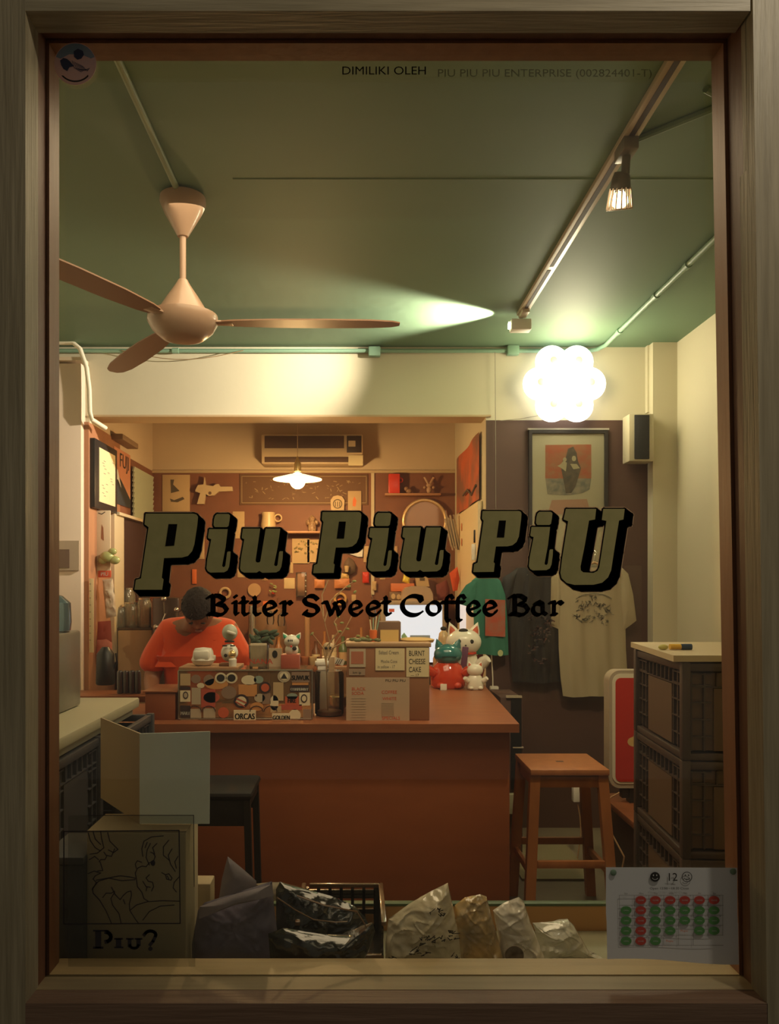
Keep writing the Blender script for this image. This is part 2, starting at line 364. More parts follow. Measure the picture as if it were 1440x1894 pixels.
letter('letter_i', 'small olive letter i just left of the big capital U', [shift(I_DOT, 596, -4), shift(I_BOD, 596, -4)], None, (10, 8.5))
letter('letter_u', 'big olive capital U with black shadow that ends the shop name', [U_BIG], None, (14, 10.5))

# ---- calligraphic tag line: broad-nib strokes -------------------------------
def arc(cx, cy, rx, ry, a0, a1, n=10): return [(cx+rx*math.cos(math.radians(a0+(a1-a0)*k/n)), cy+ry*math.sin(math.radians(a0+(a1-a0)*k/n))) for k in range(n+1)]
GL = {   # x 0..1 over the letter width, y 0 base, 1 x-height, 1.42 cap
 'B': [[(.02,1.28),(.22,1.42),(.30,1.25),(.30,.2),(.18,.05)], [(.05,.08),(.3,.1),(.62,.0)], [(.32,1.42),(.6,1.4),(.85,1.2),(.80,.95),(.5,.82)], [(.5,.82),(.85,.7),(1.0,.42),(.88,.12),(.6,.0)]],
 'i': [[(.15,.92),(.6,.98),(.55,.2),(.75,.05),(.95,.12)], [(.45,1.38),(.68,1.36)], [(.5,1.34),(.6,1.32)]],
 't': [[(.35,1.32),(.45,1.25),(.42,.2),(.62,.03),(.95,.1)], [(.0,.93),(.9,.95)]],
 'e': [arc(.5,.48,.45,.48,60,340,14), arc(.48,.66,.38,.32,-10,110,8), [(.15,.38),(.88,.62)]],
 'r': [[(.0,.9),(.32,.97),(.30,.15),(.2,.02)], [(.15,.06),(.5,.06)], [(.36,.72),(.62,.95),(.82,.98),(.9,.8)], [(.78,.86),(.95,.86)]],
 'S': [arc(.5,1.08,.40,.32,60,250,12)+[(.55,.72)]+arc(.5,.36,.45,.36,60,-150,12), [(.78,1.3),(.92,1.15)], [(.08,.12),(.2,.3)]],
 'w': [[(.0,.92),(.16,.95),(.3,.35),(.36,.0)], [(.36,.0),(.62,.95)], [(.5,.9),(.68,.35),(.72,.0)], [(.72,.0),(.95,.55),(.92,.9),(.8,1.02),(.66,.95)]],
 'C': [arc(.56,.7,.52,.70,62,315,18), [(.72,1.36),(.9,1.3),(.93,1.02)], [(.8,1.3),(.9,1.05)]],
 'o': [arc(.5,.5,.43,.46,95,455,18)],
 'f': [[(1.05,1.22),(.9,1.42),(.62,1.38),(.5,1.1),(.5,-.2),(.6,-.42),(.75,-.38)], [(.08,.93),(1.0,.95)]],
 'a': [arc(.42,.42,.38,.40,60,330,12), [(.15,.85),(.45,1.0),(.72,.85),(.74,.2),(.98,.06)]],
}
def nib(mb, pts, wd, ang, Y):
    nx, ny = math.cos(math.radians(ang))*wd/2, -math.sin(math.radians(ang))*wd/2
    tx, ty = -ny*.38, nx*.38
    for a, b in zip(pts[:-1], pts[1:]):
        c = []
        for p in (a, b):
            for e, g in ((1, 1), (1, -1), (-1, 1), (-1, -1)): c.append((p[0]+nx*e+tx*g, p[1]+ny*e+ty*g))
        c = sorted(set(c)); H = []
        for seq in (c, c[::-1]):
            L_ = []
            for p in seq:
                while len(L_) > 1 and (L_[-1][0]-L_[-2][0])*(p[1]-L_[-2][1])-(L_[-1][1]-L_[-2][1])*(p[0]-L_[-2][0]) <= 0: L_.pop()
                L_.append(p)
            H += L_[:-1]
        if len(H) > 2: mb.pprism(H, Y-.0005, Y)
def word(letters, name, label):
    mb = MB(BLACKM)
    for ch, x0, x1 in letters:
        for st in GL[ch]:
            nib(mb, [(x0+x*(x1-x0), 1138-y*25.5) for x, y in st], 9.2 if ch in 'BSC' else 8.0, 38, YG-.0008)
    one(mb, name, label, 'window lettering', 'black tag line under the shop name')
word([('B',383,419),('i',429,440),('t',443,459),('t',463,481),('e',487,512),('r',519,540)], 'lettering_word', 'black word Bitter in blackletter vinyl under the first word')
word([('S',560,589),('w',597,638),('e',646,670),('e',678,704),('t',706,722)], 'lettering_word', 'black word Sweet in blackletter vinyl under the second word')
word([('C',742,782),('o',788,815),('f',814,836),('f',834,858),('e',864,888),('e',894,919)], 'lettering_word', 'black word Coffee in blackletter vinyl with two long f letters')
word([('B',941,976),('a',984,1010),('r',1016,1041)], 'lettering_word', 'black word Bar in blackletter vinyl at the right end of the tag line')

mb = MB(BLACKM); mb.ptext('DIMILIKI OLEH', 631, 138, 15.5, YG-.001, sx=1.13); FADE = mat('faded_vinyl', (.035,.04,.035), .7)
one(mb, 'owner_notice', 'black capitals reading Dimiliki Oleh at the top of the window glass', 'window lettering')
mb = MB(clear('faded_vinyl_film', (.62,.62,.6), .02, .5, .25, (.03,.035,.03))); mb.ptext('PIU PIU PIU ENTERPRISE (002824401-T)', 808, 142, 14.5, YG-.001, sx=1.17)
one(mb, 'owner_notice', 'faded half-erased capitals after the black owner notice at the top of the glass', 'window lettering')

# round sticker top left
r = thing('round_sticker', 'round pink and blue sticker with a drawing at the top left corner of the glass', 'sticker', (X(139, YG), YG-.001, Z(157, YG)))
mb = MB(mat('sticker_pink', (.95,.55,.42), .5, c2=(.75,.50,.50), nscale=14)); mb.disc(139, 118, 39, 39, YG-.0006, seg=40)
mb.mat(mat('sticker_blue', (.22,.32,.38), .5, c2=(.30,.33,.42), nscale=20))
mb.pprism([(139+38*math.cos(math.radians(a)), 118+38*math.sin(math.radians(a))) for a in range(-160, -19, 10)]+[(168,108),(150,100),(128,100),(112,108)], YG-.0018, YG-.0012)
mb.mat(mat('sticker_navy', (.05,.06,.12), .5)); mb.pprism([(136,95),(144,90),(153,94),(155,101),(150,108),(143,110),(137,105)], YG-.0024, YG-.0018)
mb.pprism([(111,112),(117,107),(124,109),(130,114),(136,122),(128,124),(124,131),(117,127),(113,120)], YG-.0024, YG-.0018)
for k in range(7): mb.line([(133+k*3, 112+k*1.5), (137+k*4, 125+k), (150+k*2.5, 133-k*1.2)], YG-.0018, .7)
mb.mat(INK); mb.pprism([(139+31*math.cos(math.radians(a)), 118+31*math.sin(math.radians(a))) for a in range(40, 141, 8)]+[(139+33.5*math.cos(math.radians(a)), 118+33.5*math.sin(math.radians(a))) for a in range(140, 39, -8)], YG-.0018, YG-.0012)
mb.build('printed_face', r)

# line drawing on clear film, bottom left
r = thing('window_drawing', 'line drawing of a couple with the word Piu? on clear film, bottom left', 'window sticker', (X(240, YG), YG-.001, Z(1788, YG)))
mb = MB(clear('drawing_film', (.86,.86,.84), .05, .2, .05, (.30,.27,.2))); mb.pprism([(126,1508),(358,1508),(361,1788),(126,1788)], YG-.0007, YG-.0003); mb.build('clear_film', r)
DL = mat('drawing_ink', (.018,.014,.016), .7)
mb = MB(DL)
for p in ([(163,1508),(358,1508),(359,1640)],): mb.line(p, YG-.001, 1.2)
mb.line([(118,1538),(331,1536),(333,1708),(118,1709),(118,1538)], YG-.001, 2.0)
ln = [[(163,1540),(167,1555),(176,1568),(186,1574)],[(172,1538),(176,1552),(186,1562)],[(186,1538),(188,1552),(192,1568),(180,1578),(166,1580)],[(199,1540),(203,1556),(212,1565),(218,1571),(210,1577),(200,1572)],[(212,1570),(206,1584),(196,1582),(192,1576)],[(197,1584),(194,1590),(186,1590),(183,1594)],
 [(165,1590),(175,1584),(182,1590)],[(185,1594),(188,1604),(190,1610),(180,1611)],[(163,1616),(174,1611),(186,1615),(176,1620),(172,1626)],[(172,1626),(178,1632),(174,1640),(170,1646)],
 [(171,1643),(182,1630),(205,1623),(222,1620),(240,1622),(252,1625)],[(178,1628),(200,1624),(225,1629),(250,1627)],[(171,1643),(172,1652),(184,1665),(196,1685),(206,1708)],
 [(190,1660),(196,1652),(206,1652),(212,1648)],[(206,1641),(213,1655),(222,1664),(228,1656),(235,1650),(242,1648),(243,1656),(239,1672),(240,1684),(250,1700),(256,1708)],[(212,1650),(205,1662),(208,1674),(220,1690),(224,1708)],[(228,1664),(231,1672)],
 [(252,1625),(250,1615),(254,1606),(262,1602),(270,1603)],[(270,1603),(276,1596),(284,1592),(287,1584),(283,1578),(278,1576)],[(252,1625),(254,1640),(262,1650),(266,1662),(274,1667)],
 [(302,1546),(280,1548),(266,1556),(262,1570),(264,1584)],[(278,1560),(272,1572),(270,1586),(276,1600)],[(290,1560),(282,1568),(286,1580)],[(272,1558),(268,1568)],[(312,1554),(302,1566),(302,1582),(314,1592)],[(318,1570),(311,1582),(315,1598),(324,1612)],[(329,1584),(323,1594),(326,1606)],
 [(262,1595),(254,1592),(250,1598),(252,1606)],[(276,1618),(270,1624),(274,1630),(282,1632),(284,1640),(280,1648)],[(264,1630),(270,1640),(278,1641)],[(272,1640),(270,1648)],
 [(299,1614),(306,1618),(312,1616),(318,1624)],[(306,1618),(308,1626),(316,1628),(318,1624)],[(309,1620),(312,1626)],[(331,1622),(322,1632),(320,1642),(326,1650)],
 [(240,1684),(252,1674),(272,1668),(300,1666),(333,1667)],[(264,1702),(276,1686),(296,1676),(322,1674)]]
for p in ln: mb.line(p, YG-.001, 1.7)
mb.ball((X(283, YG), YG-.001, Z(1596, YG)), .005, (1, .08, 1.2), 10)
# Piu? in heavy slab letters
Yp = YG-.001
for (a, b, c, d) in [(176,1722,187,1754),(172,1720,200,1723),(172,1751,191,1755),(214,1736,224,1752),(211,1735,227,1738),(211,1751,228,1754),(236,1736,243,1752),(233,1735,247,1738),(252,1736,260,1750),(249,1735,263,1738)]: mb.pprism([(a,b),(c,b),(c,d),(a,d)], Yp-.0005, Yp)
mb.line(arc(195,1733,10,9,-90,90,8), Yp, 7); mb.line(arc(248,1748,8,6,0,180,6), Yp, 5)
mb.line([(266,1730)]+arc(278,1729,10,7,200,380,8)+[(283,1741),(277,1748)], Yp, 6); mb.disc(278, 1755, 4, 4, Yp)
mb.build('drawn_lines', r)

# opening-hours calendar, taped inside the right corner
YC = YG-.004
r = thing('opening_calendar', 'white calendar sheet with red and green ovals, bottom right of the glass', 'calendar', (X(1242, YC), YC, Z(1776, YC)))
mb = MB(PAPER); n = 24; rows = 10; vs = []
for j in range(rows+1):
    for i in range(n+1):
        u, v = i/n, j/rows; px = 1120+243*u+(2 if v > .5 else 0)*v; py = 1604+1*u+(171+4*u-4*math.sin(u*PI*1.6+.4)*v)*v
        vs.append((X(px, YC), YC-.0012*math.sin(u*7)*v*v-.0015*v*v, Z(py, YC)))
mb.add(vs, [[j*(n+1)+i, j*(n+1)+i+1, (j+1)*(n+1)+i+1, (j+1)*(n+1)+i] for j in range(rows) for i in range(n)])
Yc = YC-.0032
GO = mat('green_oval', (.11,.30,.085), .6); RO = mat('red_oval', (.56,.075,.05), .6)
mb.mat(INK); mb.disc(1211, 1622, 9, 9, Yc); mb.mat(PAPER); mb.line(arc(1211,1623,5,4,20,160,8), Yc-.0008, 1.2); mb.disc(1208, 1619, 1, 1.4, Yc-.0008); mb.disc(1214, 1619, 1, 1.4, Yc-.0008); mb.mat(INK); mb.line(arc(1270,1622,9,9,0,360,20), Yc, 1); mb.line(arc(1270,1623,5,4,20,160,8), Yc, 1)
for q in (1267, 1273): mb.disc(q, 1619, 1, 1.4, Yc)
mb.ptext('12', 1232, 1629, 15, Yc, sx=1.0)
mb.ptext('Open 12:30 - 18:30 Close', 1201, 1645, 4.2, Yc, sx=1.18)
mb.mat(GREYINK); mb.ptext('December', 1229, 1636, 3, Yc)
for k, d_ in enumerate(('Sun', 'Mon', 'Tue', 'Wed', 'Thu', 'Fri', 'Sat')): mb.ptext(d_, 1154+27.3*k, 1654, 3.2, Yc)
for k in range(8): mb.line([(1145+27.3*k, 1656), (1145+27.3*k, 1748-(18 if k > 5 else 0))], Yc, .4)
for k in range(6): mb.line([(1145, 1656+18.5*k), (1337, 1656+18.5*k)], Yc, .4)
WT = mat('pale_print', (.62,.62,.55), .7)
day = 0
for rr in range(5):
    for cc in range(7):
        if rr == 0 and cc == 0: continue
        if rr == 4 and cc > 3: continue
        day += 1; cx, cy = 1157.5+27.1*cc, 1665+18.9*rr
        mb.mat(GREYINK); mb.ptext(str(day), cx+9, cy-7, 2.8, Yc)
        if (rr, cc) in ((3, 4), (4, 3)): mb.mat(ORANGE); mb.ptext('Piupiu', cx-8, cy+1.5, 4, Yc); continue
        mb.mat(RO if (rr == 0 or cc == 1) else GO); mb.disc(cx, cy, 10, 7.6, Yc)
        mb.mat(WT); mb.ptext('CLOSE' if (rr == 0 or cc == 1) else 'OPEN', cx, cy+1.3, 2.6, Yc-.0008, align='CENTER')
mb.build('sheet', r)
TK = mat('green_tack_putty', (.18,.26,.16), .8)
for q, s_ in ((1133, 1613), (1354, 1611)):
    b = MB(TK); b.ball((X(q, YC), YC-.003, Z(s_, YC)), .0065, (1, .35, 1), 10); b.build('putty_dab', r)

# =================================================================== ROOM SHELL
CZ = 3.0; YB = 4.90; YB2 = 5.07; YK = 6.42
XL = -2.3; XR = 1.97; KL = -1.66; KR = .815; HZ = 2.575
mb = MB(GREEN); mb.box(XL-.1, XR+.1, 1.56, YB+.05, CZ, CZ+.1); cl = struct(mb.build('ceiling'))
TRG = mat('green_ceiling_ridge', (.135,.215,.13), .55)
mb = MB(TRG); mb.cyl((-.45, 2.88, CZ+.003), (XR, 2.88, CZ+.003), .006, 8); struct(mb.build('trim_1'))
mb = MB(TRG); mb.cyl((1.05, 2.35, CZ-.006), (1.97, 2.9, CZ-.006), .012, 8)
mb.cyl((.93, 2.62, CZ-.006), (1.30, 2.27, CZ-.006), .012, 8); struct(mb.build('trim_2'))
FL = mat('dark_floor', (.20,.16,.10), .5, c2=(.16,.12,.08), nscale=3)
mb = MB(FL); mb.box(XL-.1, XR+.1, 1.56, YK+.2, -.1, 0); struct(mb.build('floor'))
OUT = mat('pavement', (.2,.19,.18), .8); mb = MB(OUT); mb.box(-3.5, 3.5, -3, 1.56, -.12, -.02); struct(mb.build('floor_outside'))
mb = MB(CREAM); mb.box(XL-.1, XL, 1.56, YB+.1, 0, CZ); struct(mb.build('wall_left'))
mb = MB(CREAM); mb.box(XR, XR+.1, 1.56, YB+.1, 0, CZ); struct(mb.build('wall_right'))
mb = MB(CREAM); mb.box(XL, XR, YB, YB2, HZ, CZ); mb.box(XL, KL, YB, YB2, 0, HZ); mb.box(KR, XR, YB, YB2, 0, HZ)
mb.build('wall_back')['kind'] = 'structure'
mb = MB(mat('tan_soffit', (.50,.36,.20), .6)); mb.box(KL+.0, KR+.03, YB-.012, YB2+.01, HZ-.012, HZ+.0); struct(mb.build('trim_3'))
PINK = mat('pinkish_wall_paint', (.66,.53,.41), .8)
mb = MB(PINK); mb.box(XL, X(150, 4.82), 4.82, YB, 0, Z(672, 4.82), .004); struct(mb.build('wall_pier'))
mb = MB(TANW); mb.box(XL, X(152, 4.82)+.01, 4.80, YB, Z(668, 4.82), Z(662, 4.82)); struct(mb.build('trim_4'))
# brown boards flanking the opening
mb = MB(BROWNW); mb.box(KR, X(1207, YB), YB-.012, YB, 0, Z(778, YB)); struct(mb.build('wall_panel'))
JB = mat('brown_jamb', (.34,.15,.07), .6, c2=(.38,.17,.08), nscale=4, stretch=(4,4,1))
mb = MB(JB); mb.box(X(153, YB)-.02, KL+.005, YB-.03, YB2+.45, 0, Z(782, YB), .003); struct(mb.build('trim_5'))
# column right
mb = MB(CREAM); mb.box(X(1207, 4.8), XR, 4.8, YB, 0, CZ); struct(mb.build('wall_column'))
mb = MB(CREAM); mb.box(X(1197, 4.86), X(1212, 4.86), 4.86, YB, Z(765, YB), CZ); struct(mb.build('trim_6'))
# kitchen
mb = MB(TANW); mb.box(KL, KR, YK, YK+.1, Z(873, YK), CZ); struct(mb.build('wall_kitchen_upper'))
mb = MB(PEG); mb.box(KL, KR, YK, YK+.1, 0, Z(873, YK)); struct(mb.build('wall_kitchen_back'))
mb = MB(TANW); mb.box(KL-.1, KL, YB2, YK+.1, 2.45, CZ); struct(mb.build('wall_kitchen_left_upper'))
mb = MB(PEG); mb.box(KL-.1, KL, YB2, YK+.1, 0, 2.45); struct(mb.build('wall_kitchen_left'))
mb = MB(CREAM); mb.box(KR, KR+.1, YB2, YK+.1, 0, CZ); struct(mb.build('wall_kitchen_right'))
mb = MB(TANW); mb.box(KL-.1, KR+.1, YB2, YK+.1, CZ, CZ+.1); struct(mb.build('ceiling_kitchen'))
mb = MB(mat('cream_rail', (.60,.50,.33), .5)); mb.pbox(686, 692, 873, 1100, YK-.012, YK); struct(mb.build('trim_7'))
mb = MB(mat('tan_moulding', (.50,.38,.22), .6)); mb.box(KL, KR, YK-.02, YK, Z(873, YK)-.01, Z(873, YK)+.012); struct(mb.build('trim_8'))

# ceiling pipes, track, lamps, fan ----------------------------------------------------
def pipe(pts, r, name, label, m=GPIPE, collars=(), boxes=()):
    t = thing(name, label, 'pipe', pts[0])
    b = MB(m); b.tube(pts, r, 10); b.build('tube', t)
    for c, ax in collars: b = MB(m); b.cyl(Vector(c)-Vector(ax)*.02, Vector(c)+Vector(ax)*.02, r*1.35, 12); b.build('clip', t)
    for c in boxes: b = MB(m); b.obox(c, (.075, .045, .06), None, .008); b.build('junction_box', t)
pz = CZ-.03
pipe([(XL, YB-.025, pz), (1.45, YB-.025, pz), (1.50, YB-.04, pz+.005), (1.53, YB-.1, CZ-.018), (1.53, YB-.3, CZ-.016), (1.53, 3.0, CZ-.016)], .013, 'wall_pipe',
     'green painted conduit along the top of the back wall turning onto the ceiling at right', collars=[((X(275, 4.88), YB-.025, pz), (1,0,0)), ((X(325, 4.88), YB-.025, pz), (1,0,0)), ((1.53, 4.55, CZ-.016), (0,1,0)), ((1.53, 4.0, CZ-.016), (0,1,0)), ((1.53, 3.62, CZ-.016), (0,1,0))],
     boxes=[(X(692, 4.87), YB-.03, pz-.008), (X(948, 4.87), YB-.03, pz)])
pipe([(-.675, 1.7, CZ-.008), (-.668, 2.97, CZ-.008)], .012, 'ceiling_pipe', 'pale green conduit on the ceiling leading to the fan', mat('pale_green_pipe', (.24,.30,.17), .5))
WP = mat('cream_cable', (.74,.68,.52), .5)
mb = MB(WP); Yq = 4.80
mb.tube([(X(110, Yq), Yq, Z(634, Yq)), (X(135, Yq), Yq, Z(634, Yq)), (X(148, Yq), Yq, Z(645, Yq)), (X(160, Yq), Yq, Z(680, Yq)), (X(165, Yq), Yq, Z(720, Yq)), (X(166, Yq), Yq, Z(762, Yq)), (X(170, Yq), Yq, Z(776, Yq)), (X(186, Yq), Yq+.1, Z(786, Yq))], .014, 10)
one(mb, 'bent_pipe', 'cream pipe bending down the wall at the left of the opening', 'pipe')
mb = MB(mat('thin_brown_wire', (.30,.20,.10), .6)); mb.tube([(X(225+k*25, 4.86), 4.86, Z(648+17*math.sin(PI*k/9)**1, 4.86)) for k in range(10)], .0025, 6)
one(mb, 'hanging_wire', 'thin brown wire sagging below the green conduit on the header', 'cable')
mb = MB(mat('thin_grey_wire', (.28,.24,.18), .6)); mb.tube([(X(915, 4.87), 4.87, Z(645, 4.87)), (X(916, 4.87), 4.87, Z(780, 4.87)), (X(917, 4.87), 4.87, Z(1100, 4.87))], .0018, 6)
one(mb, 'hanging_wire', 'thin straight wire running down the wall beside the opening', 'cable')
mb = MB(mat('thin_grey_wire', (.28,.24,.18), .6)); mb.tube([(X(925, 4.87), 4.87, Z(778, 4.87)), (X(960, 4.87), 4.87, Z(775, 4.87)), (X(1000, 4.87), 4.87, Z(768, 4.87))], .0018, 6)
one(mb, 'lamp_wire', 'thin wire curving from the flower lamp to the left', 'cable')

# track
XT = .905
TRK = mat('pale_track_metal', (.50,.42,.32), .35, .2); SLOT = mat('dark_slot', (.05,.03,.02), .6)
t = thing('light_track', 'pale metal track with dark slot running along the ceiling', 'light track', (XT, 3.0, CZ-.02))
b = MB(TRK); b.box(XT-.026, XT+.026, 1.75, 4.28, CZ-.020, CZ, .002); b.build('rail', t)
b = MB(SLOT); b.box(XT-.009, XT+.009, 1.76, 3.62, CZ-.0215, CZ-.019); b.box(XT-.009, XT+.009, 3.66, 4.16, CZ-.0215, CZ-.019); b.build('slot', t)
b = MB(TRK); b.box(XT-.02, XT+.02, 4.16, 4.26, CZ-.04, CZ-.017, .004); b.build('end_feed', t)
t = thing('track_spotlight', 'small cream box spotlight at the far end of the ceiling track', 'spotlight', (XT, 4.3, CZ-.09))
b = MB(WHITE); b.box(XT-.055, XT+.055, 4.27, 4.34, CZ-.095, CZ-.035, .006); b.build('head', t)
b = MB(TRK); b.cyl((XT, 4.26, CZ-.036), (XT, 4.26, CZ-.012), .012); b.build('stem', t)
b = MB(mat('spot_lens', (1,.9,.7), .3, emit=12)); b.lathe([(0, 0), (.02, 0), (.02, .004), (0, .004)], (XT-.06, 4.31, CZ-.062), 16, (-1, 0, 0)); b.build('lens', t)
# hanging spotlight with glowing ribs
hx, hy = X(1160, 2.62), 2.62
t = thing('track_spotlight', 'grey ribbed spotlight with glowing bulb hanging from the ceiling track', 'spotlight', (XT, 2.62, 2.66))
GR = mat('grey_lamp_metal', (.24,.21,.18), .35, .4)
b = MB(GR); b.box(XT-.025, XT+.025, 2.57, 2.67, CZ-.06, CZ-.017, .004); b.build('adapter', t)
b = MB(GR); b.cyl((XT, 2.62, CZ-.06), (XT-.0, 2.63, CZ-.115), .014); b.build('arm', t)
A = Vector((XT-.01, 2.64, CZ-.10)); D = Vector((.08, .42, -.9)).normalized()
b = MB(GR); b.lathe([(.022, 0), (.03, .02), (.033, .05), (.035, .055)], A, 20, D); b.build('housing', t)
b = MB(mat('lamp_rib_metal', (.55,.45,.36), .25, .8))
q = Vector((0,0,1)).rotation_difference(D)
for k in range(14):
    a = 2*PI*k/14; p = q @ Vector((.033*math.cos(a), .033*math.sin(a), .05)); p2 = q @ Vector((.042*math.cos(a), .042*math.sin(a), .115)); b.cyl(A+p, A+p2, .003, 6)
b.torus(A+D*.115, .042, .003, D, 24); b.build('heat_ribs', t)
b = MB(mat('warm_bulb', (1,.75,.45), .3, emit=14, ecol=(1,.72,.42))); b.lathe([(.012, 0), (.026, .02), (.028, .038), (.016, .05), (0, .054)], A+D*.06, 18, D); b.build('bulb', t)
# flower lamp
Yl = 4.80; cx, cz = X(1043, Yl), Z(710, Yl); rr = 46*Yl/FK
t = thing('flower_lamp', 'glowing white lamp of round bulbs in a flower shape on the back wall', 'wall lamp', (cx, Yl, cz-.24))
LW = mat('lamp_glow', (1,.97,.9), .3, emit=3.2, ecol=(1,.98,.92)); LC = mat('lamp_socket_glow', (.3,.25,.15), .6, emit=.75, ecol=(1,.88,.62))
b = MB(WHITE); b.lathe([(.05, 0), (.10, .02), (.10, .08)], (cx, YB, cz), 24, (0, -1, 0)); b.build('backplate', t)
b = MB(LW); b.ball((cx, Yl, cz), 30*Yl/FK, (1, .5, 1), 24); b.build('bulb', t)
for k in range(6):
    a = PI/6+k*PI/3+PI/6; p = (cx+rr*math.cos(a), Yl, cz+rr*math.sin(a)); b = MB(LW); b.ball(p, 31*Yl/FK, (1, .5, 1), 24); g = b.build('bulb', t)
    b = MB(LC); b.ball((p[0], Yl-.048, p[2]), 7*Yl/FK, (1, .35, 1), 12); b.build('socket', g)
# ceiling fan
FX, FY = -.66, 3.0
FM = mat('fan_cream_paint', (.50,.34,.245), .3, coat=.3); FB = mat('fan_blade_paint', (.36,.20,.12), .45)
t = thing('ceiling_fan', 'cream ceiling fan with three brown blades hanging from the green ceiling', 'ceiling fan', (FX, FY, 2.44))
def P3(py): return Z(py, FY)
b = MB(FM); b.lathe([(.02, P3(438)), (.035, P3(425)), (.07, P3(395)), (.088, P3(375)), (.086, P3(366)), (.06, CZ)], (FX, FY, 0), 28); b.build('canopy', t)
b = MB(FM); b.cyl((FX, FY, P3(525)), (FX, FY, P3(435)), .0125, 14); b.build('rod', t)
b = MB(FM); b.lathe([(.0, P3(516)), (.018, P3(518)), (.028, P3(527)), (.06, P3(550)), (.088, P3(572)), (.096, P3(580)), (.122, P3(583))], (FX, FY, 0), 32); b.build('motor_top', t)
b = MB(FM); b.lathe([(.10, P3(578)), (.132, P3(584)), (.134, P3(596)), (.115, P3(612)), (.08, P3(626)), (.06, P3(629)), (0, P3(630))], (FX, FY, 0), 32); b.build('motor_bowl', t)
for ang in (1, 125, 241):
    a = math.radians(ang); d = Vector((math.cos(a), math.sin(a), 0)); n_ = Vector((-d.y, d.x, 0)); z0 = P3(597)
    b = MB(FM); b.obox(Vector((FX, FY, z0))+d*.145, (.09, .045, .008), Matrix.Rotation(a, 4, 'Z'), .002); b.build('blade_bracket', t)
    b = MB(FB); prev = None; ws = [(.15,.03),(.2,.042),(.35,.055),(.55,.058),(.72,.052),(.80,.038),(.83,.018)]
    rings_ = []
    for (r_, hw) in ws:
        ring_ = []
        for s_, tz in ((-1, 0), (1, 0)):
            for q_ in (-.0025, .0025):
                ring_.append(b.bm.verts.new(Vector((FX, FY, z0))+d*r_+n_*hw*s_+Vector((0, 0, s_*hw*.06+q_))))
        rings_.append([ring_[0], ring_[2], ring_[3], ring_[1]])
    for u, v in zip(rings_[:-1], rings_[1:]):
        for k in range(4): b._f([u[k], u[(k+1)%4], v[(k+1)%4], v[k]])
    b._f(rings_[0]); b._f(rings_[-1]); b.build('blade', t)
# pendant
px_, Yp_ = 550, 5.55
t = thing('pendant_lamp', 'glowing white disc pendant lamp hanging on a thin cord in the kitchen', 'pendant lamp', (X(px_, Yp_), Yp_, Z(900, Yp_)))
cxp = X(px_, Yp_)
b = MB(mat('brown_cord', (.45,.30,.15), .6)); b.cyl((cxp, Yp_, Z(848, Yp_)), (cxp, Yp_, CZ), .003, 6); b.build('cord', t)
b = MB(mat('brass_socket', (.7,.5,.2), .3, .8)); b.lathe([(.025, Z(872, Yp_)), (.025, Z(858, Yp_)), (.012, Z(850, Yp_)), (.004, Z(844, Yp_))], (cxp, Yp_, 0), 16); b.build('socket', t)
b = MB(mat('glowing_enamel', (1,.88,.6), .3, emit=2.0, ecol=(1,.86,.52))); b.lathe([(.02, Z(876, Yp_)), (.06, Z(878, Yp_)), (.172, Z(886, Yp_)), (.172, Z(887.5, Yp_)), (.06, Z(882, Yp_)), (.02, Z(880, Yp_))], (cxp, Yp_, 0), 36); b.build('shade', t)
b = MB(mat('hot_bulb', (1,.9,.6), .3, emit=22, ecol=(1,.83,.42))); b.ball((cxp, Yp_, Z(889, Yp_)), .056, (1, 1, 1.05), 18); b.build('bulb', t)

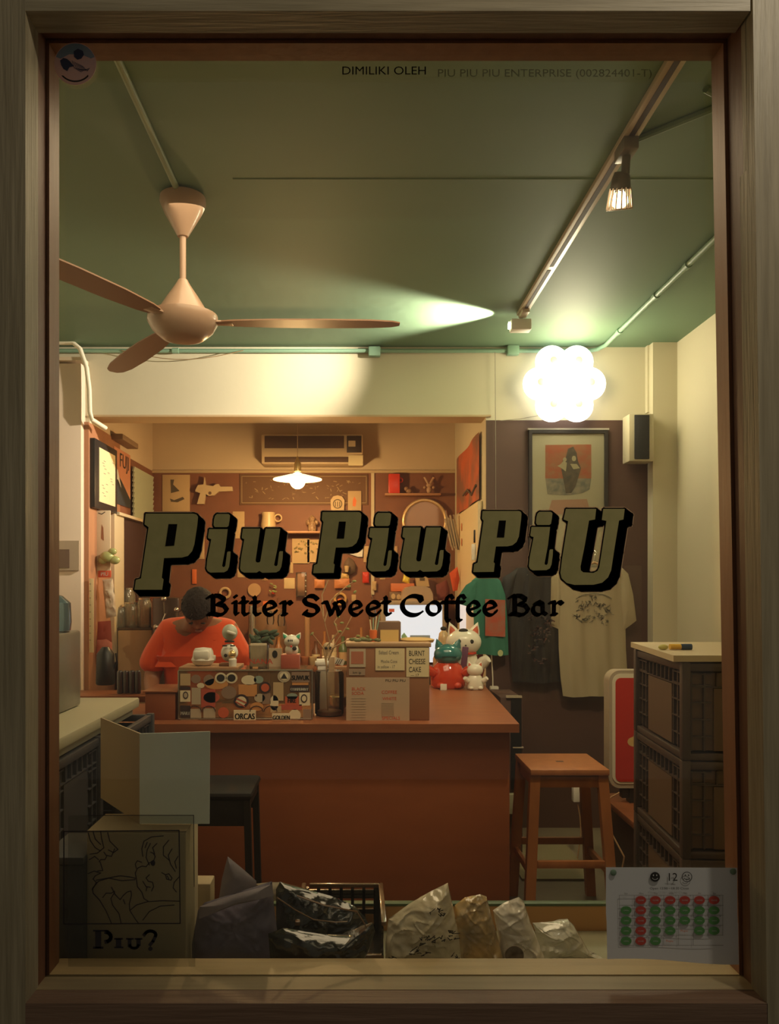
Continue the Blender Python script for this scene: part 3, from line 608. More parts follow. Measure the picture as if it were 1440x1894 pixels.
# =================================================================== LEFT: crates, board, boxes
def make_crate(name, label, W, D, H, m, mp):
    """folding crate: base at z=0, centred, with lattice border and smooth middle panel on every side"""
    t = thing(name, label, 'crate', (0, 0, 0)); t.location = (0, 0, 0)
    b = MB(m)
    for sx in (-1, 1):
        for sy in (-1, 1): b.box(sx*W/2-.014, sx*W/2+.014, sy*D/2-.014, sy*D/2+.014, 0, H, .004)
    for z0, z1 in ((0, .022), (H-.03, H-.004)):
        b.box(-W/2, W/2, -D/2-.008, -D/2+.014, z0, z1, .003); b.box(-W/2, W/2, D/2-.014, D/2+.008, z0, z1, .003)
        b.box(-W/2-.008, -W/2+.014, -D/2, D/2, z0, z1, .003); b.box(W/2-.014, W/2+.008, -D/2, D/2, z0, z1, .003)
    b.box(-W/2, W/2, -D/2, D/2, .002, .01); b.build('crate_frame', t)
    for ax, L, off in (('x', W, -D/2), ('x', W, D/2), ('y', D, -W/2), ('y', D, W/2)):
        def bb(bm_, u0, u1, d0, d1, z0, z1):
            if ax == 'x': s_ = 1 if off > 0 else -1; bm_.box(u0, u1, min(off+s_*d0, off+s_*d1), max(off+s_*d0, off+s_*d1), z0, z1)
            else: s_ = 1 if off > 0 else -1; bm_.box(min(off+s_*d0, off+s_*d1), max(off+s_*d0, off+s_*d1), u0, u1, z0, z1)
        b = MB(mp); h0, h1 = .03, H-.035
        bb(b, -L/2+.01, L/2-.01, -.012, -.008, h0, h1)
        b.mat(m)
        nx = int(L/.045)
        for k in range(nx+1): u = -L/2+.02+(L-.04)*k/nx; 
        for k in range(nx+1):
            u = -L/2+.02+(L-.04)*k/nx
            if abs(u) > L*.27: bb(b, u-.0025, u+.0025, -.008, .002, h0, h1)
            else: bb(b, u-.0025, u+.0025, -.008, .002, h1-.045, h1)
        for z_ in (h0+.045, h0+.10, h0+.155, h0+.21, h1-.004):
            if z_ < h1:
                bb(b, -L/2+.02, -L*.27, -.008, .002, z_-.002, z_+.002); bb(b, L*.27, L/2-.02, -.008, .002, z_-.002, z_+.002)
        bb(b, -L/2+.02, L/2-.02, -.008, .002, h1-.047, h1-.043)
        b.mat(mp); bb(b, -L*.25, L*.25, -.008, .0, h0, h1-.05); b.build('side_panel', t)
    return t
CG = mat('dark_grey_crate', (.055,.055,.06), .4); CP = mat('dark_crate_panel', (.05,.05,.056), .45)
CB = mat('brown_grey_crate', (.065,.045,.035), .45); CPB = mat('tan_crate_panel', (.12,.075,.045), .5)
# left stack: three high, two deep
names = ['grey folding crate at the bottom of the near left stack', 'grey folding crate in the middle of the near left stack', 'grey folding crate on top of the near left stack under the white board']
names2 = ['grey folding crate at the bottom of the far left stack', 'grey folding crate in the middle of the far left stack', 'grey folding crate on top of the far left stack with its rim sticking out']
cr0 = None; H = .338
for k in range(3):
    if cr0 is None: cr0 = make_crate('folding_crate', names[0], .42, .40, H, CG, CP); cr0.location = (-1.05, 2.36, 0)
    else: dup(cr0, (-1.05, 2.36, k*H), 0, names[k])
for k in range(3): dup(cr0, (-1.00, 2.82, k*H), 0, names2[k])
for o in bpy.data.objects:
    if o.name.startswith('folding_crate') and o.parent is None: o['group'] = 'grey crates under the white board'
BRD = mat('cream_board', (.42,.39,.27), .5)
t = thing('table_board', 'cream board lying over the left crates as a table top', 'board', (-1.2, 2.6, 1.02))
b = MB(BRD); b.box(-1.75, X(258, 3.0), 2.10, 3.0, 1.042, 1.078, .006); b.build('upper_sheet', t)
b = MB(mat('grey_board', (.30,.29,.22), .5)); b.box(-1.75, X(258, 3.0)-.02, 2.10, 2.98, 1.0145, 1.040, .003); b.build('lower_sheet', t)
t = thing('water_dispenser', 'grey plastic dispenser with pale blue bottle standing on the left board', 'water dispenser', (X(112, 2.75), 2.75, 1.078))
b = MB(mat('grey_plastic', (.19,.18,.15), .35)); b.box(X(150, 2.8)-.30, X(150, 2.8), 2.5, 2.8, 1.079, Z(1168, 2.7), .01); b.build('body', t)
b = MB(clear('blue_bottle', (.55,.72,.8), .15, .1, .35, (.28,.42,.50))); b.lathe([(.075, Z(1167, 2.7)+.002), (.078, Z(1150, 2.7)), (.075, Z(1115, 2.7)), (.05, Z(1102, 2.7)), (.03, Z(1099, 2.7)), (0, Z(1098, 2.7))], (X(134, 2.7)-.078, 2.68, 0), 24); b.build('bottle', t)
# picture on pier
mb = MB(mat('faded_print', (.42,.33,.24), .7)); mb.pbox(100, 146, 1000, 1055, 4.808, 4.818); mb.mat(mat('dark_print', (.16,.10,.07), .7)); mb.pbox(107, 128, 1016, 1050, 4.804, 4.808)
one(mb, 'wall_print', 'small faded print on the pale wall at the far left', 'picture')
# pale box on ledge, white box on it
BX = mat('pale_carton', (.36,.31,.20), .7, c2=(.40,.345,.23), nscale=4)
t = thing('carton', 'pale upright carton behind the line drawing on the window ledge', 'box', (X(255, 1.75), 1.8, .6))
b = MB(BX); b.box(X(160, 1.75), X(344, 1.75), 1.75, 1.885, .60, Z(1540, 1.75), .004); b.build('carton_body', t)
b = MB(mat('cream_lid', (.38,.30,.18), .7)); b.box(X(160, 1.75), X(344, 1.75), 1.752, 1.885, Z(1540, 1.75)+.0002, Z(1540, 1.75)+.003); b.build('lid', t)
YW = 1.80; zt = Z(1357, YW); zb_ = Z(1540, 1.75)+.0045
t = thing('folded_card', 'large folded blank card, blue-white front and tan side, standing on the carton', 'display card', (X(320, YW), YW, zb_))
WB = mat('blue_white_card', (.66,.74,.68), .7); TB = mat('tan_card', (.36,.28,.18), .7)
b = MB(WB); b.prism([(X(258, YW), zb_), (X(387, YW), zb_), (X(388, YW), Z(1353, YW)), (X(258, YW), zt)], YW, YW+.003); b.build('front_panel', t)
b = MB(TB); x0 = X(258, YW); xb, yb = X(186, 2.02), 2.02
b.hprism([(x0, YW+.001), (xb, yb), (xb+.003, yb+.003), (x0+.003, YW+.004)], zb_, zt); b.build('side_panel', t)

# =================================================================== WINDOW LEDGE
LG = mat('pale_ledge', (.34,.33,.22), .55, c2=(.30,.29,.19), nscale=4)
t = thing('window_ledge', 'pale ledge shelf inside the window with a raised orange-brown back edge', 'shelf', (0, 1.85, 0))
b = MB(LG); b.box(-1.35, 1.5, 1.665, 2.055, .57, .60, .003); b.build('shelf_top', t)
b = MB(mat('tan_upstand', (.50,.27,.10), .6)); b.box(-1.35, 1.5, 2.056, 2.072, .55, Z(1676, 2.056), .001); b.build('back_edge', t)
b = MB(mat('green_edge', (.08,.13,.06), .5)); b.box(-1.35, 1.5, 2.054, 2.076, Z(1676, 2.056), Z(1671, 2.056), .001); b.build('edge_cap', t)
for q in (-1.2, 0, 1.4): b = MB(mat('tan_upstand', (.5,.3,.1))); b.box(q-.02, q+.02, 1.7, 2.05, 0, .569); b.build('support', t)
# dark box on the ledge at far left
t = thing('dark_carton', 'blue-black box in the left corner of the window ledge beside the pale carton', 'box', (X(120, 1.74), 1.8, .6))
b = MB(mat('blue_black_card', (.022,.024,.03), .6, c2=(.04,.045,.055), nscale=14)); b.box(X(75, 1.73), X(154, 1.73), 1.73, 1.90, .6005, Z(1600, 1.73), .005); b.build('box_body', t)
b = MB(mat('blue_black_lid', (.05,.055,.065), .6)); b.box(X(73, 1.73), X(155.5, 1.73), 1.727, 1.903, Z(1600, 1.73), Z(1585, 1.73), .004); b.build('lid', t)
# cream small boxes behind drawing
mb = MB(mat('cream_lid', (.38,.30,.18), .7)); mb.pbox(352, 389, 1635, 1700, 1.96, 2.02, .003); mb.mat(TB); mb.box(X(352, 1.96), X(389, 1.96), 1.96, 2.02, .60, Z(1700, 1.96), .002)
one(mb, 'carton', 'small cream carton on the ledge beside the stacked violet packets', 'box')
# violet packets
VIO = mat('violet_cloth_in_plastic', (.17,.15,.21), .40, bump=.2, bscale=24, c2=(.12,.11,.15), nscale=9, coat=.15)
VI2 = mat('grey_violet_plastic', (.25,.22,.25), .4, bump=.4, bscale=20, coat=.2)
mb = MB(VIO); mb.pillow([(358,1700),(370,1686),(430,1668),(498,1647),(502,1690),(512,1760),(520,1830),(350,1830),(348,1760)], 1.76, .06, .12, .004, rings=22, sub=8, crease=.0025)
one(mb, 'clothing_packet', 'folded violet-grey shirt in clear plastic, large packet beside the drawing', 'packet')
mb = MB(VI2); mb.pillow([(402,1672),(408,1630),(418,1590),(446,1612),(472,1634),(474,1668),(430,1690)], 1.90, .02, .1, .003)
one(mb, 'clothing_packet', 'pointed grey-violet plastic corner sticking up above the violet packet', 'packet')
mb = MB(VI2); mb.pillow([(366,1682),(430,1660),(500,1642),(505,1662),(430,1680),(366,1704)], 1.74, .025, .1, .002)
one(mb, 'clothing_packet', 'thin folded grey-violet packet lying along the top of the violet one', 'packet')
mb = MB(mat('pale_plastic', (.40,.34,.24), .25, bump=.4, bscale=20, coat=.5)); mb.pillow([(470,1640),(495,1637),(520,1637),(533,1644),(528,1660),(505,1672),(470,1665)], 1.97, .03, .1, .004)
one(mb, 'clothing_packet', 'small pale shiny packet between the violet packets and the black basket', 'packet')
# black basket
YBk = 1.93
t = thing('plastic_basket', 'black plastic basket with slotted sides on the window ledge', 'basket', (X(625, YBk), YBk, .6))
BLG = mat('shiny_black_plastic', (.02,.016,.012), .25, coat=.6); RIMT = mat('lit_basket_rim', (.16,.09,.045), .25, coat=.6)  # brown rim colour paints the light that the black rim catches
bx0, bx1, by0, by1, bz = X(545, 1.80), X(705, 1.98), 1.80, 2.04, Z(1643, 2.0)
b = MB(RIMT)
b.box(bx0+.02, bx1, by1-.012, by1, bz-.010, bz, .002)
b.obox(((bx1), (by0+by1)/2, bz-.005), (.012, by1-by0, .010), None, .002); b.box(bx0, bx0+.012, by0, by1, bz-.01, bz, .002); b.box(bx0, bx1, by0-.0, by0+.01, .645, .655, .002); b.build('rim', t)
b = MB(BLG)
for sx in (bx0+.004, bx1-.014): b.box(sx, sx+.012, by1-.014, by1-.002, .601, bz-.01)
zz = [.62, .66, .70, bz-.022]
for z_ in zz: b.box(bx0, bx1, by1-.01, by1-.004, z_-.006, z_+.006)
for k in range(7): u = bx0+(bx1-bx0)*(k+.5)/7; b.box(u-.004, u+.004, by1-.01, by1-.004, .601, bz-.01)
b.build('back_side', t)
for sx in (bx0+.002, bx1-.006):
    b = MB(BLG)
    for z_ in zz: b.box(sx, sx+.005, by0, by1, z_-.006, z_+.006)
    for k in range(6): u = by0+(by1-by0)*(k+.5)/6; b.box(sx, sx+.005, u-.004, u+.004, .601, bz-.01)
    b.build('end_side', t)
b = MB(BLG); b.box(bx0, bx1, by0, by1, .601, .606); b.build('basket_floor', t)
BPK = mat('black_cloth_in_plastic', (.012,.014,.010), .22, bump=.5, bscale=18, coat=.8)
mb = MB(BPK); mb.pillow([(505,1665),(512,1652),(560,1664),(610,1676),(655,1692),(676,1712),(684,1728),(640,1752),(560,1756),(508,1742)], 1.79, .05, .35, .005, rings=24, sub=8, crease=.004)
one(mb, 'clothing_packet', 'black shirt in shiny plastic lying in the black basket', 'packet')
mb = MB(BPK); mb.pillow([(492,1742),(520,1732),(600,1744),(650,1746),(690,1722),(694,1738),(682,1775),(665,1800),(640,1832),(500,1832)], 1.685, .06, .1, .005, rings=24, sub=8, crease=.004)
one(mb, 'clothing_packet', 'black shiny packet on the ledge in front of the basket', 'packet')
mb = MB(mat('brown_edge_glint', (.22,.13,.07), .2, coat=1)); mb.tube([(X(a, 1.77), 1.77+k*.004, Z(b_, 1.77)) for k, (a, b_) in enumerate([(512,1660),(545,1684),(580,1704),(620,1710),(642,1710)])], .0016, 6)  # brown tubes paint the light caught along the clear plastic
mb.tube([(X(a, 1.76), 1.77, Z(b_, 1.76)) for a, b_ in [(548,1660),(600,1678),(660,1690),(676,1716),(684,1716)]], .002, 6)
one(mb, 'plastic_edge_glint', 'brown painted glint on the folded plastic edge across the black packet in the basket', 'plastic sleeve')
# clear bags
def bagmat(nm, c, c2, ns=10): return mat(nm, c, .16, bump=.5, bscale=22, c2=c2, nscale=ns, coat=1.0)
BW = bagmat('white_bag_plastic', (.60,.53,.37), (.70,.62,.46)); BY = bagmat('yellow_foil_bag', (.60,.38,.13), (.30,.24,.14), 18); BS = bagmat('silver_white_bag', (.68,.62,.52), (.78,.73,.63)); BT = bagmat('translucent_white_bag', (.58,.57,.48), (.68,.67,.58))
t = thing('clothing_packet', 'large pointed clear bag of white cloth with black scribbled print on the ledge', 'packet', (X(790, 1.76), 1.76, .6))
b = MB(BW); b.pillow([(712,1832),(714,1760),(720,1718),(760,1690),(800,1668),(834,1652),(842,1690),(853,1745),(860,1832)], 1.73, .07, .12, .006, fr=17, rings=30, sub=12, crease=.0042); b.build('bag', t)
b = MB(INK)
random.seed(3)
for cx0, cy0, n_, w_ in ((805,1685,9,26),(800,1742,14,50),(835,1728,7,16),(775,1762,9,30),(835,1775,8,30),(722,1775,6,16)):
    for k in range(n_):
        a0 = cx0+random.uniform(-w_/2, w_/2); b0 = cy0+random.uniform(-8, 8)
        pts = [(a0, b0), (a0+random.uniform(-6, 8), b0+random.uniform(-5, 5)), (a0+random.uniform(2, 9), b0+random.uniform(-6, 4))]
        b.line(pts, 1.708, random.uniform(.9, 2))
b.build('scribbled_print', t)
t = thing('clothing_packet', 'shiny yellow foil bag second in the row of bags on the ledge', 'packet', (X(890, 1.78), 1.78, .6))
b = MB(BY); b.pillow([(852,1832),(850,1750),(846,1692),(866,1678),(895,1672),(907,1676),(918,1720),(938,1790),(945,1832)], 1.76, .06, .14, .006, fr=22, rings=30, sub=12, crease=.0042); b.build('bag', t)
t = thing('clothing_packet', 'glossy white bag with a dark round picture on its lower corner', 'packet', (X(960, 1.78), 1.78, .6))
b = MB(BS); b.pillow([(935,1832),(925,1740),(918,1700),(940,1686),(968,1676),(977,1684),(988,1720),(1012,1780),(1025,1832)], 1.78, .05, .16, .005, fr=17, rings=30, sub=12, crease=.005); b.build('bag', t)
b = MB(mat('dark_picture', (.06,.04,.03), .5, c2=(.22,.17,.12), nscale=60)); b.lathe([(0, 0), (.021, 0), (.021, .004), (0, .004)], (X(953, 1.74), 1.752, Z(1768, 1.75)), 24, (0, 1, 0)); b.build('round_picture', t)
mb = MB(BT); mb.pillow([(1000,1832),(998,1740),(992,1722),(1030,1720),(1060,1716),(1070,1726),(1090,1760),(1112,1800),(1125,1832)], 1.86, .05, .25, .005, fr=14, rings=26, sub=10, crease=.005)
one(mb, 'clothing_packet', 'flat translucent white bag lying at the right end of the row', 'packet')

# =================================================================== COUNTER
ZC = .929
t = thing('bar_counter', 'orange-brown wooden bar counter with a thick top', 'bar counter', (-.4, 3.8, 0))
b = MB(CTOP); b.hprism([(-1.60, 3.27), (X(960, 3.27), 3.27), (.772, 4.98), (.24, 4.98), (.24, 3.85), (-1.60, 3.85)], ZC-.036, ZC); b.build('counter_top', t)
b = MB(COUNTER); b.box(-1.56, X(942, 3.32), 3.32, 3.345, 0, ZC-.036, .002); b.build('front_panel', t)
b = MB(COUNTER); b.hprism([(X(942, 3.32)-.02, 3.345), (X(942, 3.32), 3.345), (.72, 4.96), (.70, 4.96)], 0, ZC-.036); b.build('end_panel', t)
b = MB(COUNTER); b.box(-1.56, .62, 3.346, 3.366, ZC-.075, ZC-.0365); b.build('rail', t)
# wooden box left
t = thing('wooden_box', 'plain orange-brown wooden box on the left end of the counter', 'box', (X(300, 3.36), 3.4, ZC))
b = MB(COUNTER); b.pbox(268, 324, 1281, 1332, 3.37, 3.60, .004); b.build('box_body', t)
b = MB(CTOP); b.box(X(264, 3.37), X(328, 3.37), 3.365, 3.61, Z(1281, 3.37), Z(1278, 3.37), .002); b.build('lid', t)
# sticker covered case
YS = 3.37
t = thing('display_case', 'clear display case covered with stickers on the counter', 'display case', (X(453, YS), YS, ZC))
ACR = clear('tinted_acrylic', (.80,.62,.45), .12, .06, .30, (.42,.27,.14))
x0, x1, z1 = X(330, YS), X(577, YS), Z(1240, YS)
b = MB(ACR); b.box(x0, x1, YS, YS+.004, ZC+.001, z1); b.build('front_pane', t)
b = MB(ACR); b.box(x0, x0+.004, YS+.005, YS+.17, ZC+.001, z1); b.build('end_pane', t)
b = MB(ACR); b.box(x1-.004, x1, YS+.005, YS+.17, ZC+.001, z1); b.build('end_pane', t)
b = MB(STEEL)
for (p, q) in (((x0, YS, z1), (x1, YS, z1)), ((x0, YS, ZC+.004), (x0, YS, z1)), ((x1, YS, ZC+.004), (x1, YS, z1)), ((x0, YS, ZC+.004), (x1, YS, ZC+.004))): b.cyl(p, q, .0035, 6)
b.build('edge_strip', t)
b = MB(CARDB); b.box(x0, X(440, YS), YS, YS+.18, z1+.001, z1+.014, .002); b.build('wooden_top', t)
b = MB(ACR); b.box(X(440, YS)+.001, x1, YS, YS+.175, z1+.001, z1+.005); b.build('glass_top', t)
b = MB(CTOP); b.box(x0+.006, x1-.006, YS+.01, YS+.165, ZC+.002, ZC+.01); b.build('base', t)
# stickers (each printed label is a part)
def smat(i): 
    cs = [(.55,.40,.22),(.05,.03,.03),(.60,.12,.05),(.50,.42,.30),(.30,.20,.14),(.80,.70,.48),(.50,.10,.06),(.28,.36,.30),(.65,.30,.10)]
    return mat('sticker_%s' % ['tan','black','red','grey','brown','cream','crimson','teal','amber'][i], cs[i], .5)
Yt = YS-.0008
def rect(m, a, b_, c, d, lab=None, txt=None, tm=None, k=0):
    q = MB(m); q.pprism([(a,b_),(c,b_),(c,d),(a,d)], Yt-.0006-k*.0009, Yt-k*.0009)
    if txt:
      q.mat(tm or INK)
      for dx in (-.45, 0, .45): q.ptext(txt, (a+c)/2+dx, (b_+d)/2+(d-b_)*.28, min((d-b_)*.6, (c-a)/len(txt)*1.35), Yt-.0012-k*.0009, sx=.74, align='CENTER')
    o = q.build('sticker', t)
    if lab: o['label'] = lab
def oval(m, a, b_, r1, r2, lab=None, inner=None, k=0):
    q = MB(m); q.disc(a, b_, r1, r2, Yt-k*.0009)
    if inner: q.mat(inner); q.disc(a, b_, r1*.68, r2*.68, Yt-.0009-k*.0009)
    o = q.build('sticker', t)
    if lab: o['label'] = lab
rect(smat(5), 432,1313,473,1335, 'white sticker reading ORCAS', 'ORCAS', INK, 2)
rect(smat(5), 503,1319,537,1334, 'cream sticker reading Golden Boxing', 'GOLDEN', INK, 1)
rect(smat(1), 536,1268,571,1280, 'black sticker with pale lettering', 'COMMUNITY', WT)
rect(smat(2), 527,1288,552,1303, 'red sticker', 'FIRE', INK); rect(smat(6), 520,1303,558,1313)
rect(smat(5), 553,1281,573,1305, 'small portrait sticker'); oval(smat(1), 562, 1292, 6, 8, inner=smat(5), k=1)
rect(smat(5), 333,1277,352,1298); oval(smat(1), 343, 1286, 5, 7, inner=smat(3), k=1); rect(smat(1), 333,1305,352,1327, None, 'MART', WT); rect(smat(1), 333,1270,352,1276)
oval(smat(5), 408, 1254, 11, 10, 'white eye sticker', INK, 1); oval(smat(5), 428, 1254, 11, 10, 'white eye sticker', INK, 1)
oval(smat(1), 446, 1297, 14, 13, 'round black and white striped sticker', smat(5), 2)
q = MB(smat(6)); q.line([(438,1292),(455,1300)], Yt-.004, 2.4); q.line([(436,1298),(452,1307)], Yt-.004, 2.4); q.build('sticker', t)
oval(smat(1), 490, 1272, 11, 11, 'round red sticker with dark rim', smat(2), 1); oval(smat(3), 525, 1251, 12, 11, 'pale round sticker with black triangle', smat(5), 1)
q = MB(INK); q.pprism([(525,1245),(531,1255),(519,1255)], Yt-.0035, Yt-.003); q.build('sticker', t)
rect(smat(4), 539,1243,572,1262, 'sticker with tall grey letters', 'SUWUK', INK, 1)
for a, b_, r1, r2, i in ((423,1281,14,12,4),(386,1258,10,10,4),(362,1256,9,8,4),(413,1318,10,10,2),(391,1290,15,10,6),(545,1323,11,11,5),(480,1291,10,8,3),(460,1258,14,9,5),(478,1257,9,7,7),(371,1268,7,5,5),(475,1307,12,8,8),(400,1265,22,10,8),(507,1300,8,14,5),(540,1288,10,6,7)): oval(smat(i), a, b_, r1, r2)
for a, b_, c, d, i in ((354,1272,371,1303,3),(372,1275,398,1308,6),(505,1262,524,1296,0),(441,1266,475,1288,8),(485,1282,500,1302,4),(560,1312,575,1335,4),(334,1330,366,1338,5),(352,1311,372,1328,3),(376,1310,398,1328,3),(500,1306,520,1318,0),(540,1262,570,1267,8),(333,1246,352,1268,0)): rect(smat(i), a, b_, c, d)
for a in (360, 386, 474, 500): q = MB(smat(1)); q.line(arc(a, 1316, 12, 10, 180, 360, 8), Yt-.0022, 1.6); q.build('sticker', t)
# cardboard case with menus
YM = 3.36
t = thing('menu_box', 'brown wooden box with paper menus pinned on its front, on the counter', 'box', (X(718, YM), YM, ZC))
b = MB(mat('brown_menu_box', (.30,.13,.06), .6)); b.box(X(641, YM), X(794, YM), YM, YM+.30, ZC+.0005, Z(1197, YM), .003); b.build('box_body', t)
b = MB(mat('tan_lid', (.42,.26,.14), .6)); b.box(X(639, YM), X(797, YM), YM-.004, YM+.31, Z(1197, YM), Z(1189, YM), .003); b.build('lid', t)
MP = mat('menu_paper', (.52,.42,.29), .8)
def sheet(a, b_, c, d, m, lab, draw, yo=.001):
    q = MB(m); q.pprism([(a,b_),(c,b_),(c,d),(a,d)], YM-yo-.0006, YM-yo); draw(q, YM-yo-.0008); o = q.build('paper_note', t); o['label'] = lab
def d1(q, y):
    q.mat(INK)
    for s_, py, h_ in (('BURNT', 1213, 10), ('CHEESE', 1228, 10), ('CAKE', 1243, 10)): q.ptext(s_, 755.5, py, h_, y, sx=.66)
    q.ptext('--- 17', 759, 1251, 5, y)
sheet(751,1198,793,1252, CREAMP, 'cream note reading Burnt Cheese Cake', d1, .002)
def d2(q, y):
    q.mat(GREYINK); random.seed(5)
    q.ptext('Salted Cream', 700, 1210, 7, y, sx=.7); q.ptext('Mocha Cone', 704, 1226, 6, y, sx=.7); q.ptext('in yellow - 17', 698, 1236, 6, y, sx=.7)
sheet(694,1199,748,1240, CREAMP, 'handwritten cream note', d2, .002)
def d3(q, y):
    q.mat(mat('faded_red_print', (.45,.16,.09), .8)); q.pprism([(649,1205),(672,1205),(672,1228),(649,1228)], y-.0004, y)
sheet(646,1200,676,1234, MP, 'small note with a faded red picture', d3, .002)
sheet(645,1237,675,1249, mat('grey_note', (.36,.25,.17), .8), 'small strip of printed paper', lambda q, y: (q.mat(INK), q.ptext('km ip', 652, 1246, 5, y)), .002)
def d4(q, y):
    q.mat(INK); q.ptext('PIU PIU PIU', 712, 1261, 5, y, sx=1.1); q.mat(mat('red_ink', (.62,.08,.03), .8))
    for a, b_, s_ in ((650,1277,'BLACK'),(650,1285,'SODA'),(705,1283,'COFFEE'),(707,1295,'WHITE'),(706,1331,'SPECIALS')): q.ptext(s_, a, b_, 6, y, sx=1.0)
    q.mat(mat('thin_menu_ink', (.34,.26,.18), .8))
    for k in range(9): q.line([(650, 1292+k*5), (676, 1292+k*5)], y, .7); q.line([(705, 1301+k*3), (728, 1301+k*3)], y, .7)
sheet(640,1253,757,1341, mat('menu_sheet', (.50,.36,.24), .8), 'large printed menu sheet with red headings', d4, .004)
# things on the case ------------------------------------------------------------
zt_ = z1+.0145; YT = 3.42
t = thing('helmet_figurine', 'blank white helmet-shaped figurine on the left of the sticker case', 'figurine', (X(375, YT), YT, zt_))
b = MB(WHITE); R_ = 19*YT/FK; c = (X(374, YT), YT+.02, Z(1200, YT))
b.lathe([(.030, zt_), (.042, zt_+.008), (.052, zt_+.025), (.046, zt_+.04), (.043, zt_+.062), (.036, zt_+.075), (0, zt_+.08)], (c[0], c[1], 0), 24); b.build('helmet', t)
b = MB(WHITE); b.box(c[0]-.034, c[0]+.034, c[1]-.05, c[1]-.01, zt_+.028, zt_+.068, .01); b.build('visor', t)
b = MB(WHITE); b.box(X(392, YT), X(397, YT), c[1]-.01, c[1]+.01, zt_+.02, zt_+.045, .004); b.build('ear_cap', t)
t = thing('astronaut_figurine', 'white round-headed astronaut figurine with gold ball on the sticker case', 'figurine', (X(423, YT), YT, zt_))
xa = X(423, YT)
b = MB(WHITE); b.ball((xa, YT+.02, Z(1208, YT)), .040, (.95, .8, 1), 20); b.build('body', t)
b = MB(mat('greenish_helmet', (.48,.50,.40), .25)); b.ball((xa+.001, YT+.02, Z(1170, YT)), .036, (.95, .9, 1), 20); b.build('head', t)
b = MB(WHITE); b.obox((xa+.012, YT-.012, Z(1170, YT)), (.04, .02, .012), Matrix.Rotation(.3, 4, 'Y'), .005); b.build('brim', t)
b = MB(INK); b.torus((xa, YT+.02, Z(1187, YT)), .018, .004, (0,0,1), 16); b.obox((xa-.016, YT-.014, Z(1194, YT)), (.02, .006, .006)); b.obox((xa+.018, YT-.012, Z(1194, YT)), (.02, .006, .006)); b.ball((xa-.012, YT-.012, Z(1212, YT)), .008, (1, .4, 1), 8); b.build('black_markings', t)
b = MB(GOLD); b.ball((xa+.018, YT-.022, Z(1209, YT)), .017, (1, 1, 1), 16); b.build('gold_ball', t)
b = MB(WHITE); b.lathe([(.016, 0), (.018, .03), (.013, .036)], (xa+.02, YT-.02, zt_), 14); b.build('foot', t)
b = MB(mat('dark_base', (.2,.09,.04), .5)); b.box(xa-.04, xa+.005, YT-.02, YT+.04, zt_, zt_+.012, .002); b.build('base', t)
# card glass + notes
zt2 = z1+.006
t = thing('tumbler', 'clear tumbler with red print holding cards on the sticker case', 'glass', (X(477, YT), YT, zt2))
b = MB(GLASSJ); b.lathe([(.040, zt2), (.044, zt2+.10)], (X(478, YT), YT, 0), 20); b.build('glass', t)
b = MB(mat('cream_card', (.66,.55,.38), .6)); b.box(X(463, YT), X(493, YT), YT-.005, YT+.006, zt2+.006, Z(1190, YT)); b.build('card', t)
b = MB(RED); b.ptext('NANA', 460, 1228, 10, YT-.046, sx=1.1); b.build('red_print', t)
mb = MB(mat('cream_card', (.66,.55,.38), .6)); mb.pbox(497, 521, 1199, 1236, YT+.06, YT+.065); mb.mat(INK); mb.disc(508, 1210, 5, 7, YT+.059); 
one(mb, 'photo_card', 'small cream card with a dark figure drawing beside the tumbler', 'card')
# cat figurine on red cube
mb = MB(mat('red_brown_cube', (.42,.10,.06), .5)); mb.pbox(519, 553, 1211, 1236, YT, YT+.075, .003)
one(mb, 'red_cube', 'dark red cube at the right of the sticker case carrying the white cat', 'box')
t = thing('cat_figurine', 'small white cat figurine with green ears sitting on the red cube', 'figurine', (X(538, YT), YT+.04, Z(1211, YT)))
xc, yc = X(538, YT), YT+.038; WC = mat('white_glaze', (.80,.75,.62), .25, coat=.4); GE = mat('green_glaze', (.03,.30,.16), .3)
b = MB(WC); b.ball((xc, yc, Z(1203, YT)), .030, (1, .85, .95), 18); b.build('body', t)
b = MB(WC); b.ball((xc, yc-.005, Z(1187, YT)), .034, (1, .85, .86), 20); h = b.build('head', t)
for s_ in (-1, 1):
    b = MB(WC); b.lathe([(.014, 0), (.009, .012), (0, .026)], (xc+s_*.026, yc, Z(1180, YT)), 12, (s_*.6, 0, 1)); b.mat(GE); b.lathe([(.010, 0), (.006, .010), (0, .019)], (xc+s_*.027, yc-.008, Z(1180, YT)), 10, (s_*.6, -.1, 1)); b.build('ear', h)
b = MB(INK)
for q in (-1, 0, 1): b.ball((xc-.004+q*.008, yc-.033, Z(1185, YT)), .0028, (1, .5, 2), 8)
b.ball((xc+.014, yc-.026, Z(1200, YT)), .010, (1, .5, .9), 8); b.build('black_markings', t)
b = MB(RED); b.ball((xc, yc-.030, Z(1196, YT)), .005, (1, .6, 1), 8); b.build('bell', t)
